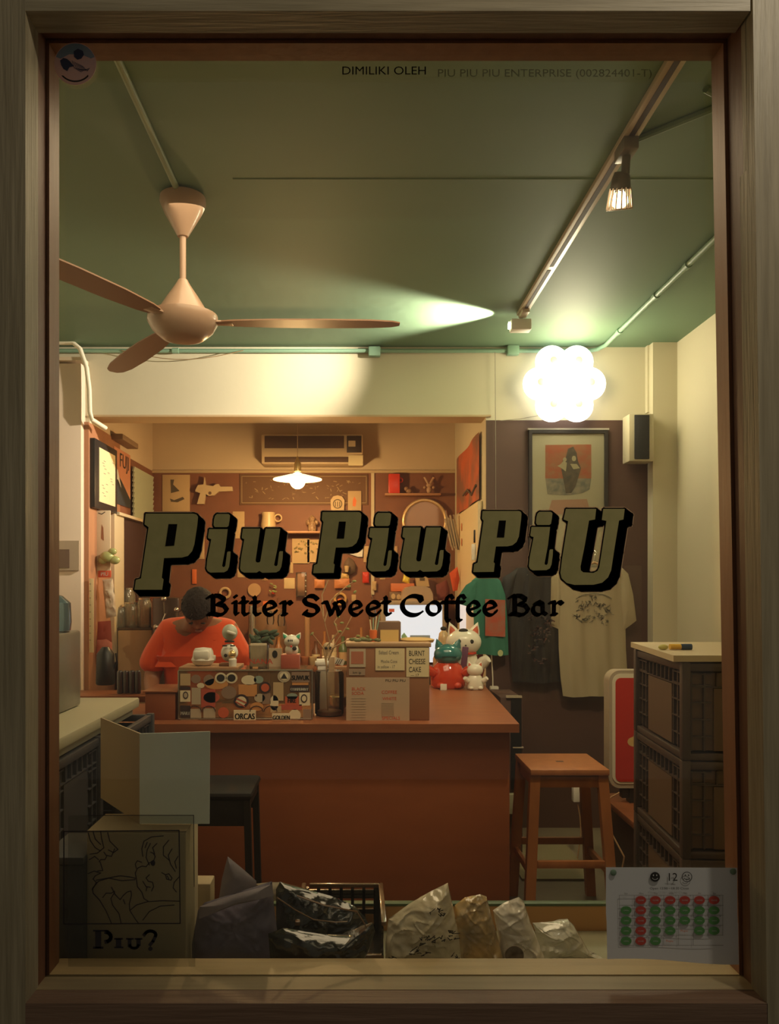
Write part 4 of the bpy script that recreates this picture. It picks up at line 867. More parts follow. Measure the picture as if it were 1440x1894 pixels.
# glass jar and vase with twigs
YV = 3.50
t = thing('glass_jar', 'large clear glass jar beside the sticker case', 'jar', (X(608, YV), YV, ZC))
b = MB(GLASSJ); r0 = 27*YV/FK
b.lathe([(r0*.9, ZC+.001), (r0, ZC+.01), (r0, Z(1246, YV)), (r0*.9, Z(1240, YV))], (X(609, YV), YV, 0), 28); b.build('jar_wall', t)
b = MB(mat('jar_amber_base', (.25,.10,.04), .3)); b.lathe([(r0*.85, ZC+.004), (r0*.85, ZC+.02)], (X(609, YV), YV, 0), 24); b.build('jar_contents', t)
mb = MB(WHITE); mb.cyl((X(583, YV), YV+.12, Z(1232, YV)), (X(606, YV), YV+.12, Z(1232, YV)), .022, 18); mb.cyl((X(580, YV), YV+.12, Z(1232, YV)), (X(583, YV), YV+.12, Z(1232, YV)), .012, 12); mb.box(X(585, YV), X(604, YV), YV+.10, YV+.14, ZC, Z(1236, YV), .004)
one(mb, 'paper_roll', 'white paper roll on a stand behind the clear jar', 'paper roll')
t = thing('twig_arrangement', 'tall thin bare twigs with small leaves standing in the clear jar', 'plant', (X(604, YV), YV, ZC+.02))
TW = mat('pale_twig', (.42,.28,.14), .7); LF = mat('small_leaf', (.28,.30,.10), .6)
tw = [[(606,1322),(604,1260),(603,1215),(610,1190),(600,1150),(592,1120)],[(604,1235),(598,1200),(585,1182),(577,1172)],[(606,1222),(620,1190),(640,1160),(650,1140),(656,1120)],[(604,1195),(625,1170),(618,1150),(625,1140)],[(612,1200),(640,1185),(660,1178),(676,1180)],[(600,1150),(612,1110),(640,1085),(655,1075)],[(598,1140),(595,1100),(612,1060)]]
for k, p in enumerate(tw):
    b = MB(TW); m_ = [(X(a, YV), YV+.01*math.sin(k+j), Z(c_, YV)) for j, (a, c_) in enumerate(p)]; b.tube(m_, .003, 6, [.0035-.0004*j for j in range(len(m_))]); b.build('twig', t)
random.seed(11)
for (a, c_) in ((655,1075),(612,1060),(620,1155),(632,1152),(628,1168),(642,1163),(650,1183),(662,1176),(672,1180),(680,1178),(656,1095),(645,1085),(577,1172),(625,1140),(660,1186),(668,1186)):
    b = MB(LF); b.ball((X(a, YV), YV-.005, Z(c_, YV)), .010, (1, .25, .55), 8, Matrix.Rotation(random.uniform(-1, 1), 4, 'Y')); b.build('leaf', t)
for lab, a, b_, c, d, m in (('small dark open box with yellow label standing on the menu box', 700,1150,741,1190, 'k'),):
    mb = MB(mat('dark_brown_box', (.18,.10,.06), .5)); mb.pbox(a, c, b_, d-.5, 3.45, 3.55, .003); mb.mat(mat('yellow_label', (.66,.45,.16), .7)); mb.pbox(703, 737, 1165, 1188, 3.447, 3.45)
    one(mb, 'tissue_box', lab, 'box')
t = thing('utensil_cup', 'orange cup of pens on the left of the menu box lid', 'cup', (X(690, 3.45), 3.45, Z(1189, 3.45)))
b = MB(ORANGE); b.lathe([(.014, Z(1190, 3.45)+.001), (.017, Z(1165, 3.45))], (X(690, 3.45), 3.45, 0), 16); b.build('cup', t)
for k in range(4): b = MB(mat('pen_green', (.25,.4,.3), .5) if k % 2 else CREAMP); b.cyl((X(688+k*1.5, 3.45), 3.45, Z(1185, 3.45)), (X(684+k*6, 3.45), 3.45, Z(1146-k*3, 3.45)), .003, 6); b.build('pen', t)
mb = MB(mat('wood_dome', (.6,.4,.16), .5)); mb.lathe([(.075, 0), (.08, .012), (.06, .018), (0, .02)], (X(770, 3.5), 3.5, Z(1189, 3.45)), 24); one(mb, 'wooden_plate', 'round wooden plate lying on the right of the menu box lid', 'plate')
mb = MB(mat('moss', (.14,.16,.07), .8)); random.seed(2)
for k in range(12): mb.ball((X(650+k*4.5, 3.42), 3.42+random.uniform(-.02, .05), Z(1189, 3.36)+.008), .009, (1.3, 1, .8), 8)
one(mb, 'dried_leaves', 'little row of dried leaves along the menu box lid', 'plant')

# lucky cats --------------------------------------------------------------------------
def cat_fig(name, label, px, pyb, pyt, Y, body, head, earc, wid=1.0, extra=None):
    Hh = (pyb-pyt)*Y/FK; zb = ZC+.001; x = X(px, Y); t = thing(name, label, 'figurine', (x, Y, zb))
    b = MB(body); b.lathe([(.30*Hh*wid, 0), (.34*Hh*wid, .06*Hh), (.34*Hh*wid, .25*Hh), (.27*Hh*wid, .45*Hh), (.16*Hh*wid, .56*Hh)], (x, Y, zb), 24, sy=.8); b.build('body', t)
    b = MB(head); b.ball((x, Y-.02*Hh, zb+.68*Hh), .26*Hh, (1.12, .9, .86), 24); h = b.build('head', t)
    for s_ in (-1, 1):
        b = MB(head); b.lathe([(.10*Hh, 0), (.07*Hh, .08*Hh), (.0, .20*Hh)], (x+s_*.17*Hh, Y, zb+.82*Hh), 14, (s_*.35, 0, 1), sy=.5); b.mat(earc); b.lathe([(.065*Hh, 0), (.04*Hh, .07*Hh), (.0, .14*Hh)], (x+s_*.175*Hh, Y-.035*Hh, zb+.82*Hh), 12, (s_*.35, 0, 1), sy=.5); b.build('ear', h)
        b = MB(body); b.lathe([(.09*Hh, 0), (.10*Hh, .1*Hh), (.07*Hh, .2*Hh)], (x+s_*.30*Hh*wid, Y-.12*Hh, zb+.3*Hh), 12, (s_*.4, -.3, .4)); b.build('paw', t)
        b = MB(body); b.ball((x+s_*.17*Hh, Y-.22*Hh, zb+.07*Hh), .09*Hh, (1, 1.2, .75), 12); b.build('foot', t)
    if extra: extra(t, x, Y, zb, Hh, h)
    return t
TEAL = mat('teal_glaze', (.03,.17,.17), .18, coat=.8); REDG = mat('red_glaze', (.58,.05,.015), .15, coat=.8); PK = mat('ear_red', (.55,.10,.04), .5)
def teal_extra(t, x, Y, zb, Hh, h):
    b = MB(WC); b.obox((x-.13*Hh, Y-.36*Hh, zb+.05*Hh), (.13*Hh, .02*Hh, .14*Hh), None, .002); b.build('white_tag', t)
    b = MB(mat('dark_teal', (.01,.07,.07), .3)); b.obox((x, Y-.25*Hh, zb+.66*Hh), (.3*Hh, .02*Hh, .018*Hh)); b.build('closed_eyes', h)
cat_fig('cat_figurine', 'glossy cat figurine with teal head and red body among the cats on the counter', 828, 1258, 1168, 4.45, REDG, TEAL, TEAL, 1.05, teal_extra)
def lucky_extra(t, x, Y, zb, Hh, h):
    b = MB(INK)
    for s_ in (-1, 1): b.ball((x+s_*.10*Hh, Y-.235*Hh, zb+.70*Hh), .035*Hh, (1, .4, 1), 10)
    b.ball((x, Y-.255*Hh, zb+.64*Hh), .015*Hh, (1, .5, .8), 8); b.ball((x-.02*Hh, Y-.12*Hh, zb+.87*Hh), .08*Hh, (1, .6, .5), 10); b.build('face_markings', h)
    b = MB(RED); b.torus((x, Y-.02*Hh, zb+.5*Hh), .19*Hh, .02*Hh, (0,0,1), 24); b.build('red_collar', t)
    b = MB(mat('purple_cloth', (.14,.05,.10), .7)); b.obox((x-.03*Hh, Y-.30*Hh, zb+.42*Hh), (.10*Hh, .03*Hh, .40*Hh), Matrix.Rotation(.10, 4, 'Y'), .003); b.build('purple_ribbon', t)
cat_fig('lucky_cat', 'large white lucky cat with red ears standing behind the teal-headed cat', 857, 1262, 1150, 4.66, WC, WC, PK, .8, lucky_extra)
cat_fig('lucky_cat', 'tiny white lucky cat in front of the large lucky cat', 878, 1264, 1212, 4.38, WC, WC, PK, .9)
for lab, a, m_, hh in (('small black figurine at the left foot of the teal-headed cat', 803, BLACK, .10), ('tiny dark figurine between the cats at the right of the teal-headed one', 850, mat('dark_glaze', (.1,.05,.04), .3), .04), ('tiny cream figurine at the far right end beside the lucky cats', 885, WC, .045)):
    mb = MB(m_); mb.lathe([(hh*.32, 0), (hh*.36, hh*.2), (hh*.22, hh*.6), (hh*.1, hh*.68)], (X(a, 4.6), 4.6, ZC+.001), 16); mb.ball((X(a, 4.6), 4.6, ZC+hh*.82), hh*.22, (1, 1, 1), 12)
    for s_ in (-1, 1): mb.lathe([(hh*.08, 0), (0, hh*.14)], (X(a, 4.6)+s_*hh*.13, 4.6, ZC+hh*.97), 8)
    one(mb, 'small_figurine', lab, 'figurine')
mb = MB(mat('amber_bottle', (.5,.25,.10), .3, coat=.5)); mb.lathe([(.022, 0), (.026, .01), (.026, .13), (.010, .17), (.010, .20)], (X(808, 4.85), 4.85, ZC), 16); one(mb, 'bottle', 'orange bottle behind the black figurine on the counter', 'bottle')
mb = MB(mat('tan_bottle', (.6,.42,.22), .3, coat=.5)); mb.lathe([(.03, 0), (.034, .01), (.034, .24), (.028, .28), (.012, .30)], (X(803, 4.9)+.06, 4.93, ZC), 16); mb.mat(INK); mb.ball((X(803, 4.9)+.06, 4.93, ZC+.31), .02, (1, 1, .7), 12); one(mb, 'tall_figurine', 'tall tan figurine with round dark-haired head beside the bright screen', 'figurine')

# =================================================================== PERSON
PX, PY = X(366, 4.15), 4.15
SK = mat('brown_skin', (.30,.125,.06), .55); SHIRT = mat('orange_shirt_cloth', (.74,.080,.010), .8, bump=.2, bscale=18, sheen=.2); HAIR = mat('dark_hair', (.018,.008,.004), .85, bump=.8, bscale=90)
person = thing('person', 'person in a bright orange t-shirt with short dark hair bending over behind the counter', 'person', (PX, PY, 0))
V = []; E = []; Rr = []
def jt(p, r, par=None):
    V.append((PX+p[0], PY+p[1], p[2])); Rr.append(r); i = len(V)-1
    if par is not None: E.append((par, i))
    return i
pel = jt((0, .06, .92), .15); w1 = jt((0, .05, 1.06), .135, pel); ch = jt((0, -.0, 1.22), .16, w1); nk = jt((0, -.06, 1.30), .066, ch); nk2 = jt((.02, -.11, 1.325), .058, nk)
hd = jt((.04, -.165, 1.36), .07, nk2)
for s_ in (-1, 1):
    sh = jt((s_*.175, .0, 1.265), .062, ch); el = jt((s_*.235, -.05, 1.01), .045, sh); fa = jt((s_*.20, -.17, .955), .036, el); wr = jt((s_*.13, -.26, .95), .026, fa); pm = jt((s_*.10, -.31, .945), .03, wr)
    for k, (ox, l) in enumerate(((-.026, .055), (-.009, .07), (.009, .066), (.026, .05))):
        f0 = jt((s_*.10+ox, -.345, .944), .0095, pm); f1 = jt((s_*.10+ox*1.1, -.345-l*.6, .938), .0085, f0); jt((s_*.10+ox*1.1, -.345-l, .922), .0075, f1)
    th0 = jt((s_*.10-s_*.035, -.30, .94), .011, pm); jt((s_*.10-s_*.055, -.33, .93), .009, th0)
    hp = jt((s_*.09, .06, .86), .095, pel); kn = jt((s_*.10, .03, .48), .06, hp); an = jt((s_*.10, .07, .09), .042, kn); jt((s_*.11, -.06, .045), .04, an)
body = skin('body', V, E, Rr, SK, 2)
# head shape: skull, jaw, nose, ears merged into the body mesh
hc = Vector((PX+.045, PY-.20, 1.385)); Rh = Matrix.Rotation(.95, 4, 'X')
t_ = bmesh.new(); bmesh.ops.create_uvsphere(t_, u_segments=32, v_segments=24, radius=1)
for v in t_.verts:
    x_, y_, z_ = v.co
    fx = .077*(1-.22*max(0, -z_)**1.5); yy = y_*.097; zz = z_*.118
    if y_ < 0:
        yy *= .92
        if abs(x_) < .22: 
            yy -= .018*math.exp(-((z_+.12)/.16)**2)*(1-abs(x_)/.22)       # nose
            yy -= .007*math.exp(-((z_+.48)/.08)**2)                        # lips
            yy -= .008*math.exp(-((z_+.85)/.12)**2)                        # chin
        if .18 < abs(x_) < .6: yy += .007*math.exp(-((z_-.02)/.11)**2)     # eye sockets
        yy -= .004*math.exp(-((z_-.18)/.08)**2)                            # brow
    v.co = Vector((x_*fx, yy, zz))
body.merge(t_, Matrix.Translation(hc) @ Rh)
for s_ in (-1, 1): body.ball(hc+Rh @ Vector((s_*.078, .012, -.01)), .03, (.35, .6, 1), 12, Rh)
bo = body.build('body', person)
eyes = MB(mat('eye_dark', (.02,.015,.01), .3))
for s_ in (-1, 1): eyes.ball(hc+Rh @ Vector((s_*.03, -.082, .003)), .010, (1.3, .5, .35), 10, Rh)
eyes.build('eyes', person)
lips = MB(mat('lip_tone', (.28,.09,.06), .5)); lips.ball(hc+Rh @ Vector((0, -.088, -.058)), .02, (1, .4, .3), 10, Rh); lips.build('mouth', person)
hr = MB(HAIR); t_ = bmesh.new(); bmesh.ops.create_uvsphere(t_, u_segments=36, v_segments=26, radius=1)
dele = [v for v in t_.verts if (v.co.z < -.35 and v.co.y > -.1) or (v.co.y < -.1 and v.co.z < .28) or v.co.z < -.5]
bmesh.ops.delete(t_, geom=dele, context='VERTS')
for v in t_.verts:
    q = v.co.copy(); rj = 1+noise.noise(q*6)*.05; v.co = Vector((q.x*.086*rj, q.y*.105*rj+.004, q.z*.128*rj+.003))
hr.merge(t_, Matrix.Translation(hc) @ Rh)
for k in range(60):
    a = random.uniform(0, 2*PI); e = random.uniform(.25, 1.2); q = Vector((math.cos(a)*math.cos(e)*.084, math.sin(a)*math.cos(e)*.10, math.sin(e)*.124)); q2 = q*1.06+Vector((random.uniform(-.012, .012), -.016, -.004)); hr.cyl(hc+Rh @ q, hc+Rh @ q2, .004, 5, .001)
hr.build('hair', person)
SV = []; SE = []; SR = []
def sj(p, r, par=None):
    SV.append((PX+p[0], PY+p[1], p[2])); SR.append(r); i = len(SV)-1
    if par is not None: SE.append((par, i))
    return i
a0 = sj((0, .05, 1.0), (.19, .155)); a1 = sj((0, .03, 1.12), (.20, .15), a0); a2 = sj((0, -.0, 1.235), (.18, .125), a1); a3 = sj((0, -.045, 1.305), (.085, .085), a2); b0 = sj((0, .06, .86), (.185, .155), a0)
for s_ in (-1, 1):
    q0 = sj((s_*.155, .0, 1.262), (.085, .080), a2); q1 = sj((s_*.222, -.02, 1.14), (.082, .078), q0); sj((s_*.250, -.04, 1.04), (.082, .080), q1)
sb = skin('tshirt', SV, SE, SR, SHIRT, 2); so = sb.build('tshirt', person)
AP = mat('dark_trousers', (.03,.025,.025), .8)
SV = []; SE = []; SR = []
a0 = sj((0, .06, .89), .165)
for s_ in (-1, 1): q0 = sj((s_*.09, .06, .82), .108, a0); q1 = sj((s_*.10, .03, .48), .075, q0); sj((s_*.10, .07, .12), .062, q1)
skin('trousers', SV, SE, SR, AP, 2).build('trousers', person)
for s_ in (-1, 1): b = MB(BLACK); b.ball((PX+s_*.105, PY-.0, .05), .055, (.9, 2.3, .88), 14); b.build('shoe', person)

# =================================================================== RIGHT OF THE COUNTER
t = thing('wooden_stool', 'orange-brown square wooden stool with splayed legs right of the counter', 'stool', (.95, 3.64, 0))
SZ = .691
b = MB(STOOLW); b.box(.776, 1.125, 3.47, 3.815, SZ-.026, SZ, .003); b.mat(SLOT); b.box(.93, .965, 3.63, 3.65, SZ-.001, SZ+.0006); b.build('seat', t)
lt = [(.80, 3.50), (1.10, 3.50), (.80, 3.785), (1.10, 3.785)]; lb = [(.765, 3.465), (1.145, 3.465), (.765, 3.82), (1.145, 3.82)]
def legpt(k, z): u = 1-z/(SZ-.026); return (lt[k][0]+(lb[k][0]-lt[k][0])*u, lt[k][1]+(lb[k][1]-lt[k][1])*u)
for k in range(4):
    b = MB(STOOLW); vs = []
    for z_ in (0, SZ-.027):
        x_, y_ = legpt(k, z_); vs += [(x_-.022, y_-.018, z_), (x_+.022, y_-.018, z_), (x_+.022, y_+.018, z_), (x_-.022, y_+.018, z_)]
    b.add(vs, [[0,1,2,3],[4,5,6,7],[0,1,5,4],[1,2,6,5],[2,3,7,6],[3,0,4,7]]); b.build('leg', t)
for z_, h_ in ((SZ-.058, .05), (.27, .032)):
    for (i, j) in ((0, 1), (2, 3), (0, 2), (1, 3)):
        zz = z_-(.04 if (z_ < .5 and i == 0 and j == 2) or (z_ < .5 and i == 1) else 0)
        p, q = legpt(i, zz), legpt(j, zz); b = MB(STOOLW); v = Vector((q[0]-p[0], q[1]-p[1], 0)); L_ = v.length-.03; a = math.atan2(v.y, v.x)
        b.obox(((p[0]+q[0])/2, (p[1]+q[1])/2, zz), (L_, .018, h_), Matrix.Rotation(a, 4, 'Z'), .001); b.build('stretcher' if z_ < .5 else 'apron', t)
# black stool at left in front of counter
BST = mat('black_painted_wood', (.010,.007,.006), .65)
t = thing('black_stool', 'black bar stool in front of the counter behind the pale box', 'stool', (-.53, 2.98, 0))
x0, x1, y0, y1, sz = -.735, -.375, 2.84, 3.12, .755
b = MB(BST); b.box(x0, x1, y0, y1, sz-.03, sz, .014); b.build('seat', t)
for yy in (y0+.012, y1-.03): b = MB(BST); b.box(x0+.02, x1-.012, yy, yy+.018, sz-.125, sz-.03, .002); b.build('apron', t)
for xx in (x0+.015, x1-.02): b = MB(BST); b.box(xx-.004, xx+.01, y0+.03, y1-.03, sz-.06, sz-.03, .002); b.build('side_rail', t)
for i, (xx, yy) in enumerate(((x0+.02, y0+.02), (x1-.02, y0+.02), (x0+.02, y1-.02), (x1-.02, y1-.02))):
    b = MB(BST); dx = (.02 if xx > -.5 else -.02); vs = []
    for z_, o_ in ((0, dx), (sz-.028, 0)): vs += [(xx-.012+o_, yy-.013, z_), (xx+.012+o_, yy-.013, z_), (xx+.012+o_, yy+.013, z_), (xx-.012+o_, yy+.013, z_)]
    b.add(vs, [[0,1,2,3],[4,5,6,7],[0,1,5,4],[1,2,6,5],[2,3,7,6],[3,0,4,7]]); b.build('leg', t)
for yy in (y0+.02, y1-.02): b = MB(BST); b.box(x0+.03, x1-.02, yy-.006, yy+.006, .24, .262); b.build('stretcher', t)

# right crates: 4 high
cr1 = None; rz = math.radians(-4); Wc, Dc, Hc = .36, .52, .315
cxr, cyr = 1.046+Wc/2+.03, 2.505+Dc/2
rn = ['bottom crate of the tall stack at the right', 'second crate from the bottom of the tall right stack', 'third crate from the bottom of the tall right stack', 'top crate of the tall right stack under the pale board']
for k in range(4):
    if cr1 is None: cr1 = make_crate('folding_crate', rn[0], Wc, Dc, Hc, CB, CPB); cr1.location = (cxr, cyr, 0); cr1.rotation_euler = (0, 0, rz); cr1['group'] = 'brown-grey crates at the right'
    else: dup(cr1, (cxr, cyr, k*Hc), rz, rn[k])
mb = MB(mat('pale_board', (.55,.45,.28), .5)); mb.hprism([(X(1245, 2.5), 2.5), (1.6, 2.5), (1.6, 3.12), (X(1166, 3.11), 3.11)], 1.262, 1.282)
one(mb, 'stack_board', 'pale thin board lying on top of the right crate stack', 'board')
t = thing('marker_pen', 'yellow and blue marker pen lying on the right stack board', 'pen', (X(1250, 2.7), 2.7, 1.282))
ym = 2.72; zz = 1.293
b = MB(mat('yellow_plastic', (.75,.45,.05), .4)); b.cyl((X(1238, ym), ym, zz), (X(1258, ym), ym, zz), .010, 12); b.build('barrel', t)
b = MB(mat('blue_plastic', (.03,.06,.12), .4)); b.cyl((X(1258, ym), ym, zz), (X(1278, ym), ym, zz), .0105, 12); b.build('cap', t)
mb = MB(mat('yellow_green', (.55,.50,.15), .5)); mb.ball((X(1226, 2.72), 2.72, 1.292), .011, (1.6, 1, .9), 12); one(mb, 'highlighter_pen', 'short yellow highlighter beside the longer marker pen on the right board', 'pen')
# sign
YR = 3.8
t = thing('sign_lightbox', 'rounded white sign box with red face leaning behind the right crates', 'sign', (X(1175, YR), YR, .45))
def rrect(a, b_, c, d, r):
    out = []
    for cx_, cy_, a0 in ((c-r, b_+r, -90), (c-r, d-r, 0), (a+r, d-r, 90), (a+r, b_+r, 180)): out += [(cx_+r*math.cos(math.radians(a0+k*15)), cy_+r*math.sin(math.radians(a0+k*15))) for k in range(7)]
    return out
b = MB(mat('grey_sign_rim', (.36,.30,.22), .4)); b.pprism(rrect(1126, 1240, 1240, 1458, 20), YR, YR+.08); b.build('rim', t)
b = MB(mat('white_sign_face', (.60,.55,.42), .4)); b.pprism(rrect(1132, 1246, 1234, 1450, 16), YR-.004, YR-.0005); b.build('white_border', t)
b = MB(mat('red_sign_face', (.42,.022,.012), .45)); b.pprism(rrect(1138, 1254, 1228, 1446, 10), YR-.007, YR-.0045)
b.mat(mat('tan_sign_mark', (.55,.38,.14), .5)); b.disc(1172, 1372, 12, 9, YR-.0075); b.disc(1188, 1352, 10, 12, YR-.0085); b.pprism([(1166,1370),(1182,1342),(1192,1346),(1190,1374),(1180,1380)], YR-.0092, YR-.0088); b.build('red_face', t)
b = MB(BLACK); b.pbox(1150, 1162, 1458, 1476, YR+.01, YR+.05); b.box(X(1165, YR), X(1235, YR), YR+.01, YR+.06, .4515, Z(1458, YR)); b.build('foot', t)
mb = MB(CTOP); mb.box(1.24, XR-.005, 3.1, 4.0, .42, .45, .003); mb.mat(BROWNW); mb.box(1.27, XR-.01, 3.12, 3.98, 0, .42)
one(mb, 'low_bench', 'low wooden bench with dark side against the right wall under the red sign', 'bench')
mb = MB(mat('tan_cable', (.45,.26,.12), .6)); Yw = 3.7; mb.tube([(X(a, Yw), Yw-.15*(k > 4), Z(b_, Yw)) for k, (a, b_) in enumerate([(1145,1466),(1130,1474),(1121,1486),(1122,1510),(1130,1540),(1134,1565),(1129,1590),(1126,1620)])], .004, 6)
one(mb, 'power_cable', 'tan power cable looping down from the red sign', 'cable')
mb = MB(mat('tan_cable', (.45,.26,.12), .6)); mb.tube([(X(a, 4.3), 4.3, Z(b_, 4.3)) for a, b_ in [(1068,1488),(1072,1510),(1074,1540),(1070,1570),(1067,1592)]], .003, 6); mb.mat(WHITE); mb.pbox(1060, 1072, 1456, 1484, 4.28, 4.32, .004)
one(mb, 'plug_adapter', 'white plug adapter with thin cable hanging behind the wooden stool', 'plug')

# framed poster on brown board
YP = YB-.013
t = thing('framed_poster', 'black framed poster with an orange print of figures on the dark brown wall', 'framed picture', (X(1050, YP), YP, Z(1010, YP)))
b = MB(mat('dark_picture_frame', (.025,.02,.018), .35))
b.pbox(978, 1124, 795, 801, YP-.03, YP); b.pbox(978, 984, 801, 1060, YP-.03, YP); b.pbox(1118, 1124, 801, 1060, YP-.03, YP); b.pbox(978, 1124, 1055, 1061, YP-.03, YP); b.build('frame', t)
b = MB(mat('frame_top_edge', (.35,.32,.26), .3)); b.box(X(976, YP-.03), X(1126, YP-.03), YP-.032, YP, Z(795, YP-.03), Z(792, YP-.03)); b.build('top_strip', t)
b = MB(mat('cream_mount', (.56,.51,.36), .7)); b.pbox(984, 1118, 801, 1055, YP-.014, YP-.002)
PO = mat('orange_artwork', (.50,.13,.06), .7, c2=(.42,.20,.10), nscale=22); Yo = YP-.0145
b.mat(PO); b.pprism([(1008,823),(1093,822),(1093,885),(1008,885)], Yo-.0006, Yo)
b.mat(mat('grey_artwork', (.20,.20,.17), .7, c2=(.38,.33,.24), nscale=25)); b.pprism([(1008,885),(1093,885),(1090,905),(1076,912),(1050,916),(1012,914)], Yo-.0006, Yo)
b.mat(mat('dark_artwork', (.09,.075,.06), .7, c2=(.16,.12,.08), nscale=30))
b.pprism([(1050,830),(1060,826),(1066,838),(1068,852),(1074,866),(1070,880),(1064,900),(1056,912),(1046,912),(1042,890),(1038,870),(1040,852),(1046,846)], Yo-.0014, Yo-.0008)
b.mat(mat('pale_artwork', (.50,.43,.26), .7)); b.pprism([(1037,858),(1042,852),(1048,856),(1046,872),(1038,866),(1030,862)], Yo-.0022, Yo-.0016); b.disc(1061, 848, 4, 5, Yo-.0016); b.disc(1044, 850, 3.5, 4, Yo-.0016); b.pprism([(1054,858),(1066,858),(1072,866),(1060,868)], Yo-.0022, Yo-.0016)
b.mat(mat('pink_print', (.52,.30,.20), .7)); b.pprism([(1020,925),(1085,923),(1092,950),(1012,952)], Yo-.0006, Yo); b.build('artwork', t)
b = MB(clear('picture_glass', (.95,.95,.93), .06, .05, .02, (.3,.3,.25))); b.pbox(984, 1118, 801, 1055, YP-.024, YP-.0225); b.build('picture_glass', t)
# speaker
YE = 4.72
t = thing('wall_speaker', 'slim loudspeaker with black grille on the wall right of the framed poster', 'speaker', (X(1187, YE), YE, Z(853, YE)))
b = MB(mat('cream_speaker_case', (.50,.44,.30), .45)); b.pbox(1163, 1209, 765, 853, YE, YE+.12, .006); b.build('case', t)
b = MB(mat('black_grille', (.02,.018,.018), .7, bump=.4, bscale=300)); b.pbox(1173, 1201, 767, 849, YE-.008, YE-.0005, .004); b.build('grille', t)
# t-shirts on the brown wall
def shirt(name, label, pts, slL, slR, Y, m, marks=None):
    """rows: (py, left px, right px); sleeves polygons"""
    x_ = (pts[0][1]+pts[0][2])/2; t = thing(name, label, 't-shirt', (X(x_, Y), Y, Z(pts[-1][0], Y)))
    b = MB(m); nu = 30; grid = []
    for (py, l, r) in pts:
        row = []
        for i in range(nu+1):
            u = i/nu; px = l+(r-l)*u; e = math.sin(PI*u)**.5
            fold = .008*math.sin(px*.13+py*.012)+.006*math.sin(px*.27-py*.02)
            row.append((px, py, Y-.022*e-fold*min(1, e*1.2)*(.3+.7*min(1, (py-pts[0][0])/80))))
        grid.append(row)
    fine = []
    for a, c in zip(grid[:-1], grid[1:]):
        for k in range(4): fine.append([tuple(p[j]+(q[j]-p[j])*k/4 for j in range(3)) for p, q in zip(a, c)])
    fine.append(grid[-1]); vs = []; fs = []; n_ = nu+1
    for side in (0, 1):
        for row in fine:
            for (px, py, y) in row: vs.append((X(px, Y), y if side == 0 else Y+.006, Z(py+ (1.2*math.sin(px*.09) if row is fine[-1] else 0), Y)))
    R_ = len(fine)
    for side in (0, 1):
        o_ = side*R_*n_
        for j in range(R_-1):
            for i in range(nu): fs.append([o_+j*n_+i, o_+j*n_+i+1, o_+(j+1)*n_+i+1, o_+(j+1)*n_+i])
    for j in range(R_-1):
        for i in (0, nu): fs.append([j*n_+i, (j+1)*n_+i, R_*n_+(j+1)*n_+i, R_*n_+j*n_+i])
    for i in range(nu):
        for j in (0, R_-1): fs.append([j*n_+i, j*n_+i+1, R_*n_+j*n_+i+1, R_*n_+j*n_+i])
    b.add(vs, fs); b.build('torso', t)
    for pl in (slL, slR):
        if pl: b = MB(m); b.pillow(pl, Y-.022, .028, 0, .003, rings=7); b.build('sleeve', t)
    if marks: marks(t)
    return t
WSH = mat('white_shirt_cloth', (.44,.38,.25), .85, bump=.15, bscale=14); GSH = mat('green_shirt_cloth', (.035,.17,.115), .8, bump=.15, bscale=14); DSH = mat('charcoal_shirt_cloth', (.012,.010,.010), .6, bump=.2, bscale=14)
YH = YB-.10
def white_marks(t):
    b = MB(mat('grey_shirt_print', (.20,.18,.13), .8)); y = YH-.032
    b.line(arc(1098, 1120, 40, 22, 215, 325, 10), y, 1.6)
    random.seed(9)
    for (a, c, n_, w_, h_) in ((1080,1122,16,12,10),(1096,1108,6,3,7),(1112,1122,16,14,6),(1125,1132,8,8,5),(1078,1143,12,16,6),(1105,1142,10,14,5),(1120,1150,6,7,5),(1066,1138,5,4,6)):
        for k in range(n_):
            p = (a+random.uniform(-w_, w_), c+random.uniform(-h_, h_)); b.line([p, (p[0]+random.uniform(-5, 5), p[1]+random.uniform(-4, 4)), (p[0]+random.uniform(-5, 6), p[1]+random.uniform(-4, 5))], y, random.uniform(.8, 1.8))
    b.build('chest_print', t)
shirt('white_tshirt', 'white t-shirt with grey chest print hanging on the dark brown wall', [(1050,1046,1150),(1062,1028,1162),(1090,1030,1160),(1150,1032,1156),(1200,1033,1157),(1250,1036,1160),(1288,1041,1163)],
      [(1034,1056),(1020,1068),(1019,1110),(1020,1158),(1034,1164),(1038,1110)], [(1150,1054),(1164,1066),(1172,1100),(1178,1148),(1168,1156),(1154,1166),(1150,1110)], YH, WSH, white_marks)
def dark_marks(t):
    b = MB(mat('faded_shirt_print', (.13,.05,.04), .8, c2=(.09,.085,.085), nscale=30)); y = YH-.045
    random.seed(14)
    for (a, c, n_, w_, h_) in ((992,1142,10,14,3),(990,1170,16,8,16),(1008,1176,12,6,12),(984,1200,8,6,8),(1000,1220,8,14,3),(1015,1150,6,6,6)):
        for k in range(n_):
            p = (a+random.uniform(-w_, w_), c+random.uniform(-h_, h_)); b.line([p, (p[0]+random.uniform(-5, 5), p[1]+random.uniform(-4, 4)), (p[0]+random.uniform(-5, 6), p[1]+random.uniform(-4, 5))], y, random.uniform(1.2, 3))
    b.build('faded_print', t)
shirt('dark_tshirt', 'dark charcoal t-shirt with faded print between the green and white shirts', [(1050,955,1022),(1060,945,1030),(1120,940,1030),(1200,944,1034),(1262,948,1036)], [(958,1052),(930,1068),(926,1125),(942,1130),(950,1090)], None, YH+.03, DSH, dark_marks)
